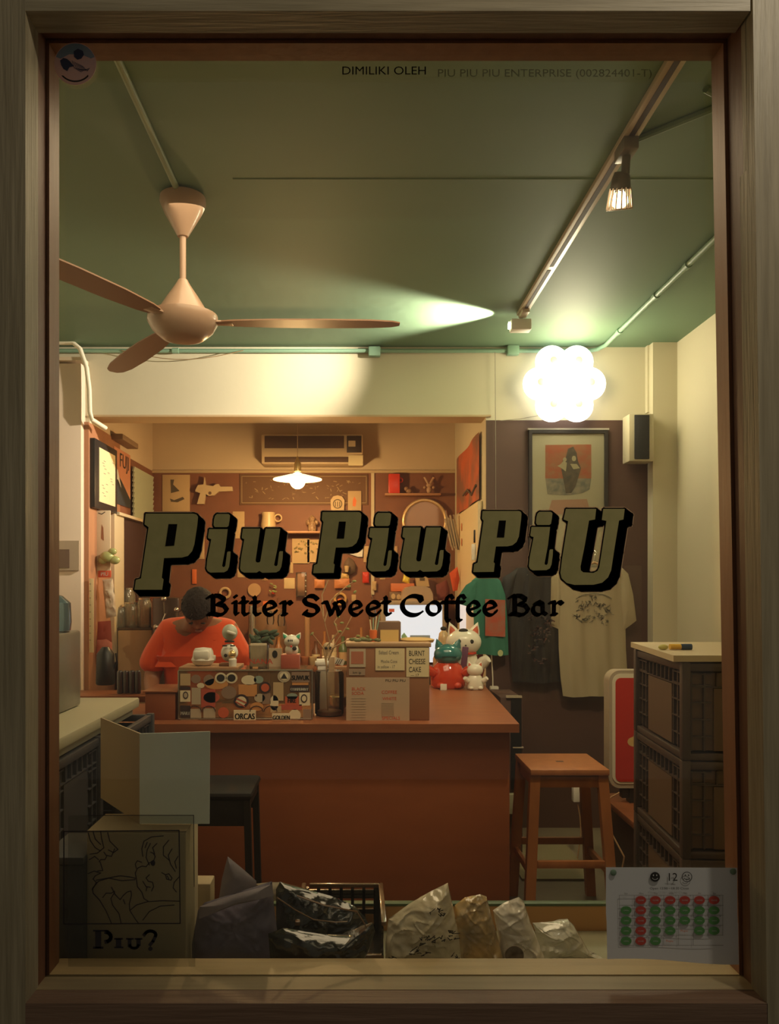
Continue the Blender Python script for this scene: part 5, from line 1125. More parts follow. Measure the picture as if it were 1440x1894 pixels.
def green_marks(t):
    b = MB(mat('red_brown_print', (.42,.07,.03), .8, c2=(.30,.14,.09), nscale=14)); b.pprism([(897,1108),(934,1110),(934,1178),(897,1176)], YH-.035, YH-.0325); b.build('framed_print', t)
    b = MB(mat('pale_green_badge', (.45,.50,.25), .6)); b.disc(925, 1208, 5, 6, YH-.0335); b.build('badge', t)
shirt('green_tshirt', 'green t-shirt with a red-brown print hanging beside the opening', [(1066,882,915),(1074,872,925),(1100,874,934),(1150,876,938),(1211,878,940)], [(885,1068),(862,1082),(846,1105),(852,1118),(872,1124),(882,1100)], None, YH, GSH, green_marks)
def plastic_cover(a, b_, c, d, lab):
    mb = MB(clear('shirt_sleeve_plastic', (.95,.93,.90), .10, .08, .01, (.3,.25,.2))); n_ = 14; vs = []
    for j in range(n_+1):
        for i in range(n_+1): u, v = i/n_, j/n_; vs.append((X(a+(c-a)*u, YH-.05), YH-.055-.005*math.sin(u*17+v*5)-.004*math.sin(v*21), Z(b_+(d-b_)*v, YH-.05)))
    mb.add(vs, [[j*(n_+1)+i, j*(n_+1)+i+1, (j+1)*(n_+1)+i+1, (j+1)*(n_+1)+i] for j in range(n_) for i in range(n_)]); one(mb, 'garment_cover', lab, 'plastic cover')
plastic_cover(944, 1048, 1030, 1296, 'clear plastic cover hanging over the dark t-shirt')
plastic_cover(1018, 1046, 1186, 1296, 'clear plastic cover hanging over the white t-shirt')
# hanger hook/white spot above white shirt
t = thing('clothes_hanger', 'wooden hanger holding the white t-shirt on the brown wall', 'hanger', (X(1098, YH), YH, Z(1050, YH)))
b = MB(mat('hanger_wood', (.45,.28,.14), .5)); b.tube([(X(1050, YH), YH-.006, Z(1062, YH)), (X(1098, YH), YH-.006, Z(1040, YH)), (X(1146, YH), YH-.006, Z(1062, YH))], .008, 8); b.build('bar', t)
b = MB(STEEL); b.tube([(X(1098, YH), YH-.006, Z(1040, YH)), (X(1098, YH), YH-.006, Z(1028, YH)), (X(1102, YH), YH-.006, Z(1022, YH)), (X(1098, YH), YH+.02, Z(1016, YH))], .0025, 6); b.build('hook', t)
# dark stand right behind counter
t = thing('dark_locker', 'dark tall cabinet with pale strips standing beside the counter end', 'cabinet', (X(948, 4.3), 4.4, 0))
b = MB(BROWNW); b.box(X(925, 4.4), X(966, 4.4), 4.4, 4.75, 0, Z(1290, 4.4), .003); b.build('body', t)
b = MB(mat('pale_strip', (.42,.36,.26), .5)); b.pbox(936, 965, 1287, 1291, 4.385, 4.4); b.build('strip', t)
b = MB(mat('pale_strip', (.42,.36,.26), .5)); b.pbox(948, 968, 1382, 1384, 4.385, 4.399); b.build('strip', t)
b = MB(BLACK); b.pbox(945, 964, 1294, 1460, 4.39, 4.4); b.build('door', t)
mb = MB(mat('pale_grey_box', (.36,.34,.22), .5)); mb.pbox(940, 959, 1470, 1506, 4.34, 4.385, .004); one(mb, 'switch_box', 'small pale box low beside the counter end', 'box')
mb = MB(WHITE); mb.pbox(907, 922, 1270, 1310, 4.84, 4.88, .004); mb.tube([(X(911, 4.86), 4.86, Z(1272, 4.86)), (X(911, 4.86), 4.86, Z(1256, 4.86)), (X(906, 4.86), 4.87, Z(1150, 4.86))], .004, 6); one(mb, 'socket_box', 'white socket box with cable on the wall behind the counter end', 'socket')
mb = MB(mat('dark_red_bag', (.22,.03,.02), .6)); mb.pillow([(880,1212),(893,1208),(896,1240),(890,1262),(882,1250)], 4.87, .02, 0, .002); one(mb, 'hanging_bag', 'small dark red bag hanging under the green t-shirt', 'bag')

# =================================================================== KITCHEN
XK = KL+.002
def lw(mb, Y0, Y1, z0, z1, th=.01, z1b=None, z0b=None):      # slab on the left kitchen wall
    mb.box(XK, XK+th, Y0, Y1, z0, z1); return mb
def yl(px): return (-(XK+.01))*FK/(VX-px)                   # depth on the left wall at this column
t = thing('framed_calligraphy', 'dark framed narrow cream drawing on the left wall of the opening', 'framed picture', (XK+.02, yl(188), 1.97))
b = MB(mat('dark_picture_frame', (.025,.02,.018), .35)); z0, z1_ = Z(945, yl(190)), Z(822, yl(190)); Ya, Yb = yl(168), yl(210)
b.box(XK, XK+.035, Ya, Yb, z0, z1_, .004); b.build('frame', t)
b = MB(CREAMP); b.box(XK+.035, XK+.037, Ya+.08, Yb-.05, z0+.045, z1_-.045); b.mat(GREYINK)
random.seed(4)
for k in range(16): yq, zq = random.uniform(Ya+.13, Yb-.08), z0+.09+k*.016; b.box(XK+.037, XK+.0375, yq-.02, yq+.02, zq, zq+.004)
b.build('drawing', t)
t = thing('travel_poster', 'orange and black poster with big letters beside the framed drawing in the kitchen', 'poster', (XK+.01, yl(226), 1.95))
Ya, Yb = yl(212), yl(242); z0, z1_ = Z(940, yl(226))+.02, Z(833, yl(226))
b = MB(mat('orange_poster', (.55,.22,.12), .7, c2=(.60,.28,.15), nscale=5)); b.box(XK, XK+.006, Ya, Yb, z0, z1_)
b.mat(mat('black_poster_ink', (.03,.03,.03), .7)); b.add([(XK+.007, Ya, z0), (XK+.007, Yb, z0), (XK+.007, Yb, z0+.06), (XK+.007, (Ya+Yb)/2-.02, z0+.17), (XK+.007, Ya, z0+.24)], [[0,1,2,3,4]])
b.mat(PAPER); b.add([(XK+.0075, Ya, z0+.24), (XK+.0075, Ya+.08, z0+.24), (XK+.0075, Ya+.16, z0+.12), (XK+.0075, Ya+.09, z0+.17), (XK+.0075, Ya, z0+.17)], [[0,1,2,3,4]])
b.mat(BLACK); b.text('FUJI', (XK+.008, Ya+.12, z1_-.12), .14, u=(0,1,0)); b.build('print', t)
# window blind
t = struct(bpy.data.objects.new('window_2', None)); COL.objects.link(t); t.location = (XK, 6.0, 1.9)
b = MB(mat('green_white_blind', (.42,.46,.34), .6)); 
for k in range(10): b.obox((XK+.02, (yl(244)+yl(280))/2, Z(870, 6.0)-.02-k*.038), (.012, yl(280)-yl(244), .036), Matrix.Rotation(.25, 4, 'Y'))
b.build('blind', t); b = MB(mat('cream_rail', (.60,.50,.33), .5)); b.box(XK, XK+.05, yl(210), yl(282), Z(962, 6)-.02, Z(962, 6)+.0); b.build('sill', t)
b = MB(mat('cream_rail', (.60,.50,.33), .5)); b.box(XK, XK+.03, yl(206), yl(224), Z(1220, 5.5), Z(962, 6)); b.build('frame_post', t)
b = MB(mat('dark_panes', (.055,.03,.025), .3)); b.box(XK, XK+.01, yl(225), yl(282), Z(1110, 6), Z(962, 6)-.02); b.build('dark_pane', t)
mb = MB(mat('small_bracket_box', (.24,.15,.08), .6)); mb.box(XK, XK+.08, yl(208), yl(238), Z(826, yl(225))+.012, Z(826, yl(225))+.05, .004); one(mb, 'wall_shelf', 'short brown shelf above the orange poster', 'shelf')
# hanging things on jamb
XJ = KL+.008
def hang(name, lab, cat, a, b_, c, d, m, Y=5.02, th=.01, extra=None):
    mb = MB(m); mb.pbox(a, c, b_, d, Y, Y+th, min(th*.3, .004)); 
    if extra: extra(mb, Y)
    return one(mb, name, lab, cat)
hang('scroll_calendar', 'narrow cream paper calendar hanging below the dark framed drawing', 'calendar', 173, 944, 204, 1056, mat('warm_cream_paper', (.66,.52,.34), .8), extra=lambda m, Y: (m.mat(SK), m.pprism([(188,970),(191,976),(192,1000),(187,996)], Y-.001, Y-.0003), m.mat(INK), m.line([(182,949),(188,951),(194,947)], Y-.0003, 1.4)))
mb = MB(mat('pale_green_balloon', (.36,.38,.14), .25, coat=.5)); Yg = 4.99
for a, b_, r1 in ((198,1030,.045),(208,1020,.028),(212,1036,.034),(190,1037,.03)): mb.ball((X(a, Yg), Yg, Z(b_, Yg)), r1, (1, .7, .8), 14)
one(mb, 'balloon_ornament', 'pale green shiny balloon-like ornament hanging on the left jamb', 'ornament')
hang('red_label', 'small red label hanging under the green ornament', 'label', 181, 1055, 205, 1068, mat('red_label_print', (.62,.10,.04), .6), extra=lambda m, Y: (m.mat(WT), m.ptext('PIU', 186, 1065, 7, Y-.0004)))
mb = MB(mat('white_bundle', (.62,.52,.38), .6, c2=(.45,.32,.2), nscale=25)); mb.pillow([(187,1072),(206,1070),(210,1100),(213,1140),(194,1144),(190,1105)], 4.99, .05, 0, .012); one(mb, 'snack_bag', 'white bulging bag hanging on the left jamb above the pink mitt', 'bag')
mb = MB(mat('pink_cloth', (.52,.17,.11), .8, bump=.3, bscale=30)); mb.pillow([(178,1184),(196,1180),(206,1190),(205,1212),(195,1230),(182,1234),(175,1210)], 4.98, .035, 0, .004); mb.mat(mat('red_cloth', (.33,.06,.03), .8)); mb.pillow([(180,1150),(204,1148),(206,1190),(178,1186)], 4.99, .02, 0, .003)
one(mb, 'oven_mitt', 'pink and red oven mitt hanging low on the left jamb', 'mitt')
hang('wall_ruler', 'long cream ruler strip on the left jamb', 'ruler', 165, 1070, 173, 1207, mat('ruler_cream', (.62,.48,.26), .6), Y=4.86, th=.004, extra=lambda m, Y: (m.mat(INK), [m.line([(165,1080+k*13),(168,1080+k*13)], Y-.0003, .8) for k in range(9)]))
# AC
YA = YK-.20
t = thing('air_conditioner', 'pale air conditioner with dark vents on the kitchen wall above the pegboard', 'air conditioner', (X(577, YA), YA, Z(858, YA)))
b = MB(mat('ac_case', (.58,.45,.28), .5)); b.pbox(483, 671, 803, 858, YA, YK-.001, .012); b.build('case', t)
b = MB(mat('ac_dark_slot', (.11,.06,.035), .6)); b.pbox(489, 636, 806, 829, YA-.004, YA-.0005, .001); b.build('upper_vent', t)
b = MB(mat('ac_dark_slot', (.11,.06,.035), .6)); b.pbox(489, 644, 845, 855, YA-.004, YA-.0005, .001); b.build('lower_vent', t)
b = MB(mat('ac_control', (.05,.03,.02), .5)); b.pbox(641, 668, 806, 837, YA-.005, YA-.0005, .001); b.mat(mat('ac_case', (.6,.5,.3))); b.pbox(644, 657, 815, 826, YA-.007, YA-.005); b.build('control_panel', t)
b = MB(mat('ac_label', (.66,.56,.34), .6)); b.pbox(644, 671, 842, 861, YA-.008, YA-.005); b.build('label_tag', t)
# pegboard items, simple flat or small shapes -----------------------------------
YK2 = YK-.013
def wallbox(name, lab, cat, a, b_, c, d, m, th=.012, extra=None, bev=.002, Y=None):
    Y = Y or YK-.002-th; mb = MB(m); mb.pbox(a, c, b_, d, Y, Y+th, bev)
    if extra: extra(mb, Y)
    return one(mb, name, lab, cat)
WPo = mat('warm_poster', (.55,.38,.20), .8); DKI = mat('dark_olive_ink', (.10,.07,.04), .8)
wallbox('wall_poster', 'cream poster with a dark flask drawing at the left of the pegboard', 'poster', 300, 878, 351, 946, WPo, .004, lambda m, Y: (m.mat(DKI), m.pprism([(315,887),(322,887),(320,896),(332,908),(316,912)], Y-.001, Y-.0003), m.pprism([(314,922),(322,925),(338,919),(341,923),(328,929),(316,928)], Y-.001, Y-.0003)))
mb = MB(mat('pale_gun_plastic', (.60,.45,.26), .4)); Yg = YK-.06
mb.pprism([(361,906),(366,897),(376,896),(378,882),(380,897),(394,899),(398,896),(404,895),(407,900),(429,900),(430,908),(404,909),(396,916),(386,917),(380,914),(377,932),(364,932),(370,912),(361,909)], Yg, Yg+.035)
mb.mat(mat('gun_hole', (.15,.08,.04), .6)); mb.disc(388, 912, 3, 3, Yg-.0003); one(mb, 'toy_ray_gun', 'pale toy ray gun hanging on the pegboard beside the flask poster', 'toy')
def chalk(m, Y):
    m.mat(mat('chalk_line', (.40,.28,.14), .8)); m.line([(447,881),(677,881),(677,930),(447,930),(447,881)], Y-.0003, 1.0); random.seed(8)
    for k in range(60):
        a, c = random.uniform(452, 668), random.uniform(888, 922); m.line([(a, c), (a+random.uniform(-6, 7), c+random.uniform(-5, 5))], Y-.0003, random.uniform(.6, 1.3))
wallbox('chalkboard', 'dark chalkboard with faint chalk drawings behind the pendant lamp', 'chalkboard', 443, 877, 680, 934, mat('brown_chalkboard', (.17,.085,.04), .7), .008, chalk)
mb = MB(mat('pale_sign', (.60,.42,.22), .6)); mb.pprism([(612,945),(611,925),(616,918),(624,916),(632,918),(637,925),(636,945)], YK-.03, YK-.012); mb.mat(DKI); mb.line(arc(624,932,8,8,0,360,16), YK-.031, 1.4); mb.line([(620,928),(620,937)], YK-.031, 1.2); mb.line([(624,928),(624,937)], YK-.031, 1.2); mb.line([(628,928),(628,937)], YK-.031, 1.2); one(mb, 'badge_sign', 'cream arched badge sign at the right part of the chalkboard', 'sign')
wallbox('wall_poster', 'small cream poster with an orange flame right of the arched badge', 'poster', 643, 908, 668, 960, WPo, .018, lambda m, Y: (m.mat(ORANGE), m.pprism([(655,918),(659,926),(657,937),(652,936),(652,926)], Y-.001, Y-.0003)))
wallbox('wall_shelf', 'thin wooden shelf holding the red can high on the right of the pegboard', 'shelf', 712, 912, 815, 916, mat('shelf_wood', (.42,.20,.09), .5), .11)
zs = Z(912, YK-.11)+.001; ysf = YK-.06
t = thing('red_can', 'bright red toy can with handle on the high kitchen shelf', 'can', (X(729, ysf), ysf, zs))
b = MB(RED); b.box(X(718, ysf), X(739, ysf), ysf-.03, ysf+.03, zs, Z(877, ysf), .006); b.build('body', t)
b = MB(RED); b.torus((X(740, ysf), ysf, Z(888, ysf)), .018, .006, (0,1,0), 16); b.build('handle', t)
mb = MB(mat('brown_toy', (.30,.16,.08), .6)); mb.ball((X(751, ysf), ysf, zs+.04), .018, (1, .8, 1), 12); mb.ball((X(756, ysf), ysf, zs+.02), .02, (1.2, .8, 1), 12); one(mb, 'small_toy', 'small brown toy animal on the high kitchen shelf next to the red can', 'toy')
mb = MB(mat('tan_toy', (.46,.28,.16), .5)); xr = X(793, ysf); mb.ball((xr, ysf, zs+.03), .022, (1, .8, 1.3), 12); mb.ball((xr, ysf, zs+.068), .022, (1.1, .8, .8), 12)
for s_ in (-1, 1): mb.cyl((xr+s_*.008, ysf, zs+.08), (xr+s_*.038, ysf, zs+.135), .009, 8); mb.ball((xr+s_*.036, ysf, zs+.05), .012, (1, 1, 1), 8)
one(mb, 'rabbit_toy', 'tan toy with two long spread ears on the high kitchen shelf', 'toy')
t = thing('round_mirror', 'large round mirror with a glowing brass ring on the pegboard', 'mirror', (X(785, YK-.03), YK-.03, Z(1005, YK)))
b = MB(mat('pale_brass', (.75,.52,.26), .3, .5)); b.torus((X(785, YK-.04), YK-.04, Z(964, YK-.04)), 39*YK/FK, .014, (0,1,0), 48); b.build('ring', t)
b = MB(mat('dim_mirror', (.30,.16,.09), .3, .3)); b.lathe([(0, 0), (38*YK/FK, 0), (38*YK/FK, .008), (0, .008)], (X(785, YK-.04), YK-.03, Z(964, YK-.04)), 40, (0, 1, 0)); b.build('glass', t)
# assorted things on the pegboard
def ring_(name, lab, cat, a, b_, R, r, m): mb = MB(m); Y = YK-.02; mb.torus((X(a, Y), Y, Z(b_, Y)), R*Y/FK, r*Y/FK, (0,1,0), 28); return one(mb, name, lab, cat)
def disc_(name, lab, cat, a, b_, R, m): mb = MB(m); Y = YK-.02; mb.lathe([(0, 0), (R*Y/FK, 0), (R*Y/FK*1.02, .012), (0, .012)], (X(a, Y), Y, Z(b_, Y)), 28, (0, 1, 0)); return one(mb, name, lab, cat)
wallbox('pinned_paper', 'cream sheet pinned behind the first letter i on the pegboard', 'paper', 430, 946, 452, 996, WPo, .003)
wallbox('pinned_paper', 'cream card pinned behind the top bowl of the first P', 'paper', 366, 985, 378, 1034, WPo, .003)
t = thing('enamel_jug', 'pale enamel jug on the upper pegboard shelf', 'jug', (X(497, YK-.07), YK-.07, Z(978, YK-.07)))
EM = mat('pale_enamel', (.62,.45,.24), .4); Yj = YK-.07
b = MB(EM); b.lathe([(.055, Z(982, Yj)), (.06, Z(970, Yj)), (.05, Z(955, Yj)), (.056, Z(948, Yj))], (X(496, Yj), Yj, 0), 20); b.build('body', t)
b = MB(EM); b.torus((X(514, Yj), Yj, Z(958, Yj)), .028, .006, (0,1,0), 16); b.build('handle', t)
wallbox('wall_shelf', 'thin wooden shelf under the enamel jug behind the shop letters', 'shelf', 470, 982, 600, 986, mat('shelf_wood', (.42,.20,.09), .5), .13)
mb = MB(mat('dark_toy', (.20,.10,.05), .5, c2=(.45,.30,.16), nscale=60)); Yn = YK-.07; mb.lathe([(.03, 0), (.034, .02), (.03, .07), (.018, .085), (.026, .11), (.0, .135)], (X(577, Yn), Yn, Z(982, YK-.13)+.001), 16)
for s_ in (-1, 1): mb.ball((X(577, Yn)+s_*.035, Yn, Z(966, Yn)), .018, (1, 1, 1.2), 10)
one(mb, 'nutcracker_toy', 'dark seated toy figure at the right end of the jug shelf', 'toy')
def spark(a0, a1, b0, b1, n, seed, lab):
    random.seed(seed); mb = MB(mat('gold_foil', (.75,.60,.28), .15, .9)); Y = YK-.02
    for k in range(n):
        a, c = random.uniform(a0, a1), random.uniform(b0, b1); mb.obox((X(a, Y), Y, Z(c, Y)), (random.uniform(.006, .03), .003, random.uniform(.005, .015)), Matrix.Rotation(random.uniform(-1, 1), 4, 'Y'))
    mb.mat(WPo); mb.pbox(a0-6, a1, b0-4, b1+18, YK-.012, YK-.006); one(mb, 'foil_ornament', lab, 'ornament')
spark(546, 572, 1000, 1024, 12, 1, 'gold foil ornament card between the first u and second P')
spark(574, 592, 1002, 1022, 8, 2, 'gold foil ornament partly behind the second P')
mb = MB(PAPER); mb.pprism([(638,1022),(672,1008),(670,1030),(662,1030)], YK-.02, YK-.015); one(mb, 'pinned_paper', 'white triangular paper pinned below the second P bowl', 'paper')
mb = MB(mat('dark_hat', (.12,.07,.04), .7)); mb.pillow([(634,1060),(636,1040),(644,1030),(652,1034),(658,1046),(657,1058),(646,1064)], YK-.05, .04, 0, .003); mb.mat(EM); mb.lathe([(.012, 0), (.018, .03), (.02, .05)], (X(641, YK-.08), YK-.07, Z(1058, YK-.08)), 14); one(mb, 'hanging_pouch', 'dark pouch with a small pale cup hanging under the second P', 'pouch')
wallbox('red_strip', 'short upright red strip above the head of the person', 'tag', 355, 1053, 363, 1080, ORANGE, .012)
ring_('ring_plate', 'pale ring hanging above the word Bitter near the person', 'ring', 416, 1097, 9, 2.6, WPo)
disc_('round_plate', 'round tan disc hanging above the word Bitter', 'disc', 470, 1091, 12, mat('tan_disc', (.50,.30,.15), .6))
wallbox('pinned_paper', 'small square cream note above the word Bitter', 'paper', 525, 1069, 545, 1089, mat('cream_note', (.66,.50,.28), .8), .004)
wallbox('pinned_paper', 'cream corner of paper peeping under the first u', 'paper', 439, 1052, 458, 1068, WPo, .003)
ring_('ring_plate', 'yellow ring on the pegboard behind the word Sweet', 'ring', 629, 1108, 10, 2.6, mat('yellow_ring', (.60,.36,.12), .5))
disc_('round_plate', 'small orange disc inside the yellow ring', 'disc', 628, 1112, 5, ORANGE)
for lab, a, b_, c, d, m in (('orange snack packet hanging under the second P at left', 581, 1071, 600, 1088, mat('orange_packet', (.55,.20,.07), .5)), ('orange snack packet hanging under the second P at right', 618, 1070, 646, 1088, mat('orange_packet', (.55,.20,.07), .5)), ('yellow snack packet above the right orange packet', 629, 1060, 645, 1070, mat('yellow_packet', (.62,.40,.14), .5)), ('red snack packet beside the second letter i', 670, 1058, 682, 1078, RED), ('pale card with dark picture right of the red packet', 688, 1075, 696, 1092, WPo)):
    mb = MB(m); mb.pillow([(a,b_),(c,b_),(c,d),(a,d)], YK-.035, .02, 0, .002, rings=5); one(mb, 'snack_packet', lab, 'packet')
mb = MB(GLASSJ); mb.pbox(547, 567, 1058, 1104, YK-.04, YK-.005, .004); mb.mat(mat('pinkish_strip', (.52,.28,.16), .6)); mb.pbox(550, 563, 1060, 1102, YK-.02, YK-.014)
for k in range(5): mb.mat(WT); mb.ball((X(565, YK-.045), YK-.045, Z(1064+k*10, YK)), .006, (1, 1, 1), 8)
one(mb, 'bead_pack', 'clear pack with a string of pale beads above the word Bitter', 'packet')
t = thing('hanging_plant', 'tiny green sprig hanging on the pegboard above the letter e', 'plant', (X(505, YK-.03), YK-.03, Z(1098, YK)))
random.seed(6)
for k in range(9): a = random.uniform(498, 512); c = random.uniform(1080, 1097); b = MB(LF); b.ball((X(a, YK-.04), YK-.04, Z(c, YK)), .014, (1, .3, .45), 8, Matrix.Rotation(random.uniform(-1.3, 1.3), 4, 'Y')); b.build('leaf', t)
b = MB(RED); b.ball((X(505, YK-.04), YK-.03, Z(1096, YK)), .014, (1, .6, 1), 8); b.build('pot', t)
mb = MB(mat('yellow_bag', (.75,.62,.08), .4)); mb.pillow([(744,1076),(747,1060),(753,1058),(758,1070),(757,1080)], YK-.10, .03, 0, .003); one(mb, 'yellow_bag', 'small bright yellow bag under the second letter i', 'bag')
mb = MB(WPo); mb.pprism([(770,1085),(768,1066),(790,1066),(794,1085)], YK-.10, YK-.04); mb.mat(DKI); mb.pbox(776, 785, 1069, 1074, YK-.104, YK-.1); one(mb, 'cardboard_house', 'cream box with dark slot above the grey hood', 'box')
mb = MB(mat('orange_box_print', (.60,.17,.06), .5)); mb.pbox(723, 766, 1079, 1094, YK-.16, YK-.05, .003); one(mb, 'orange_box', 'long orange box on the machine left of the grey hood', 'box')
mb = MB(mat('brown_shelf_box', (.16,.09,.05), .6)); mb.pbox(720, 745, 1095, 1110, YK-.22, YK-.10, .003); mb.mat(WPo); mb.disc(727, 1103, 4, 5, YK-.2205); mb.disc(737, 1104, 4, 5, YK-.2205); one(mb, 'dark_box', 'dark box with two pale dots under the long orange box', 'box')
t = thing('machine_hood', 'grey-tan rounded hood of a machine above the bright screen', 'machine', (X(773, 6.1), 6.1, Z(1112, 6.1)))
b = MB(mat('grey_tan_metal', (.42,.30,.20), .4)); b.pprism([(742,1112),(744,1096),(750,1087),(762,1084),(785,1084),(795,1088),(800,1098),(801,1112)], 6.05, 6.3); b.build('hood', t)
# bright display
YD = 6.0
t = thing('display_cooler', 'bright white lit display panel behind the word Coffee', 'lit display', (X(766, YD), YD, .9))
b = MB(mat('grey_cooler_case', (.35,.27,.19), .5)); b.pbox(706, 824, 1111, 1119, YD-.02, YD+.1, .003); b.pbox(818, 826, 1111, 1225, YD-.02, YD+.1, .003); b.pbox(704, 713, 1111, 1225, YD-.02, YD+.1, .003); b.box(X(704, YD), X(826, YD), YD+.06, YD+.12, Z(1225, YD), Z(1111, YD)); b.build('case', t)
b = MB(mat('lit_screen', (.3,.3,.3), .4, emit=.85, ecol=(.86,.90,1.0))); b.pbox(713, 818, 1119, 1225, YD, YD+.05); b.build('lit_panel', t)
PL = mat('screen_pale_blue', (.5,.6,.7), .5, emit=.65, ecol=(.75,.85,.98)); 
b = MB(mat('screen_red', (.7,.15,.1), .5)); b.pbox(719, 729, 1126, 1132, YD-.003, YD-.0005); b.build('red_mark', t)
b = MB(mat('screen_green', (.35,.6,.35), .5)); b.pprism([(743,1188),(742,1176),(747,1170),(753,1178),(754,1188)], YD-.003, YD-.0005); b.build('green_mark', t)
b = MB(mat('screen_blue', (.35,.45,.6), .5)); b.pprism([(758,1180),(758,1175),(795,1175),(795,1180)], YD-.003, YD-.0005); b.build('blue_bar', t)
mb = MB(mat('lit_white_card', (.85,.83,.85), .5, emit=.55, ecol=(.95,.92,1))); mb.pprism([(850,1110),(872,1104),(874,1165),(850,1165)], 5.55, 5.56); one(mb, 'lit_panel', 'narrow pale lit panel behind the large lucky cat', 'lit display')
# shiny utensils bundle on the right
t = thing('utensil_bundle', 'bundle of shiny foil-wrapped utensils hanging right of the round mirror', 'utensils', (X(838, 5.9), 5.9, Z(1020, 5.9)))
random.seed(12)
for k in range(11): b = MB(STEEL if k % 2 else mat('clear_tube', (.6,.5,.38), .15, .5)); a = 826+k*1.6; b.cyl((X(a+8, 5.9), 5.88+.01*(k % 3), Z(1018-random.uniform(0, 14), 5.9)), (X(a-4, 5.9), 5.88+.01*(k % 3), Z(940+random.uniform(0, 30), 5.9)), .007, 8); b.build('utensil', t)
mb = MB(mat('orange_red_cloth', (.65,.09,.02), .7)); mb.pillow([(831,1060),(846,1048),(850,1070),(846,1092),(838,1094)], 5.85, .03, 0, .004); one(mb, 'hanging_cloth', 'orange-red pointed cloth hanging under the foil utensils', 'cloth')
mb = MB(mat('dark_red_apron', (.18,.04,.03), .8)); mb.pillow([(806,1082),(826,1072),(832,1090),(830,1130),(812,1130)], 6.1, .03, 0, .004); one(mb, 'apron', 'dark red apron hanging beside the grey hood', 'apron')
# right kitchen wall: orange banner, cream cabinet
XW = KR-.002
def yr(px): return (XW-.01)*FK/(px-VX)
t = thing('orange_banner', 'orange and dark red banner hanging on the right side wall of the opening', 'banner', (XW-.02, 5.4, 1.95))
b = MB(mat('orange_banner_cloth', (.50,.10,.03), .7, c2=(.22,.09,.05), nscale=3.5, nlow=.42, nhigh=.6)); Y0, Y1 = yr(887), yr(846)
n_ = 10; vs = []
for j in range(n_+1):
    for i in range(n_+1): u, v = i/n_, j/n_; yy = Y0+(Y1-Y0)*u; vs.append((XW-.015-.008*math.sin(u*9), yy, Z(793, Y0)-.02-(Z(793, Y0)-Z(925, 5.3))*v))
b.add(vs, [[j*(n_+1)+i, j*(n_+1)+i+1, (j+1)*(n_+1)+i+1, (j+1)*(n_+1)+i] for j in range(n_) for i in range(n_)]); b.build('cloth', t)
b = MB(DKI); b.tube([(XW-.026, yr(860), Z(912, 5.6)), (XW-.026, yr(868), Z(902, 5.4)), (XW-.026, yr(876), Z(915, 5.3)), (XW-.026, yr(884), Z(900, 5.2))], .008, 6); b.build('drawn_snake', t)
t = thing('tall_cabinet', 'cream cabinet door with handles on the right wall of the opening', 'cabinet', (XW-.03, 5.4, .95))
b = MB(mat('cream_cabinet', (.70,.56,.34), .5)); b.box(XW-.03, XW, yr(889), yr(850), ZC+.002, Z(935, 5.3), .003); b.build('door', t)
for a, c in ((856, 975), (856, 1003)): b = MB(mat('orange_brown_mark', (.45,.14,.05), .6)); b.ball((XW-.032, yr(a+3), Z(c, yr(a+3))), .03, (.15, .8, 1), 10); b.build('handle', t)
mb = MB(BLACK); mb.pbox(876, 890, 980, 1004, 5.12, 5.14, .003); mb.mat(WHITE); mb.pbox(872, 886, 1006, 1036, 5.1, 5.13, .003); one(mb, 'light_switch', 'black and white switch boxes on the edge of the cream cabinet', 'switch')
# espresso corner left
t = thing('cream_fridge', 'cream cabinet block at the left end of the kitchen with jars on top', 'cabinet', (X(248, 5.35), 5.4, 0))
b = MB(mat('cream_block', (.55,.37,.19), .6)); b.box(X(212, 5.35)+.02, X(281, 5.35), 5.35, 5.85, 0, Z(1166, 5.35), .006); b.build('body', t)
b = MB(mat('dark_tray', (.12,.09,.06), .4)); b.box(X(216, 5.35), X(279, 5.35), 5.36, 5.8, Z(1166, 5.35)+.001, Z(1161, 5.35), .003); b.build('tray', t)
zj = Z(1161, 5.35)+.001
for lab, a, Yj, r_, h_ in (('small clear jar at the left of the tray on the cream cabinet', 222, 5.42, .045, .14), ('wide clear jar in the middle of the tray on the cream cabinet', 244, 5.45, .06, .17), ('tall clear jar at the right of the tray on the cream cabinet', 267, 5.42, .05, .20), ('clear jar behind the wide jar on the tray', 235, 5.65, .06, .27)):
    mb = MB(clear('cloudy_jar', (.85,.85,.78), .3, .08, .35, (.48,.44,.33))); mb.lathe([(r_*.9, zj), (r_, zj+.01), (r_, zj+h_*.8), (r_*.75, zj+h_*.95)], (X(a, Yj), Yj, 0), 20); mb.mat(STEEL); mb.lathe([(r_*.8, zj+h_*.95), (r_*.8, zj+h_)], (X(a, Yj), Yj, 0), 20); one(mb, 'storage_jar', lab, 'jar')
t = thing('espresso_machine', 'dark chrome machine with steel knobs behind the left of the person', 'coffee machine', (X(300, 5.2), 5.2, ZC))
b = MB(mat('dark_chrome', (.10,.06,.045), .25, .6)); b.box(X(284, 5.2), X(335, 5.2), 5.15, 5.5, .0, Z(1105, 5.2), .015); b.build('body', t)
b = MB(STEEL); b.tube([(X(282, 5.1), 5.12, Z(1180, 5.1)), (X(288, 5.1), 5.1, Z(1165, 5.1)), (X(300, 5.1), 5.1, Z(1150, 5.1)), (X(306, 5.1), 5.1, Z(1135, 5.1))], .006, 8); b.build('steam_pipe', t)
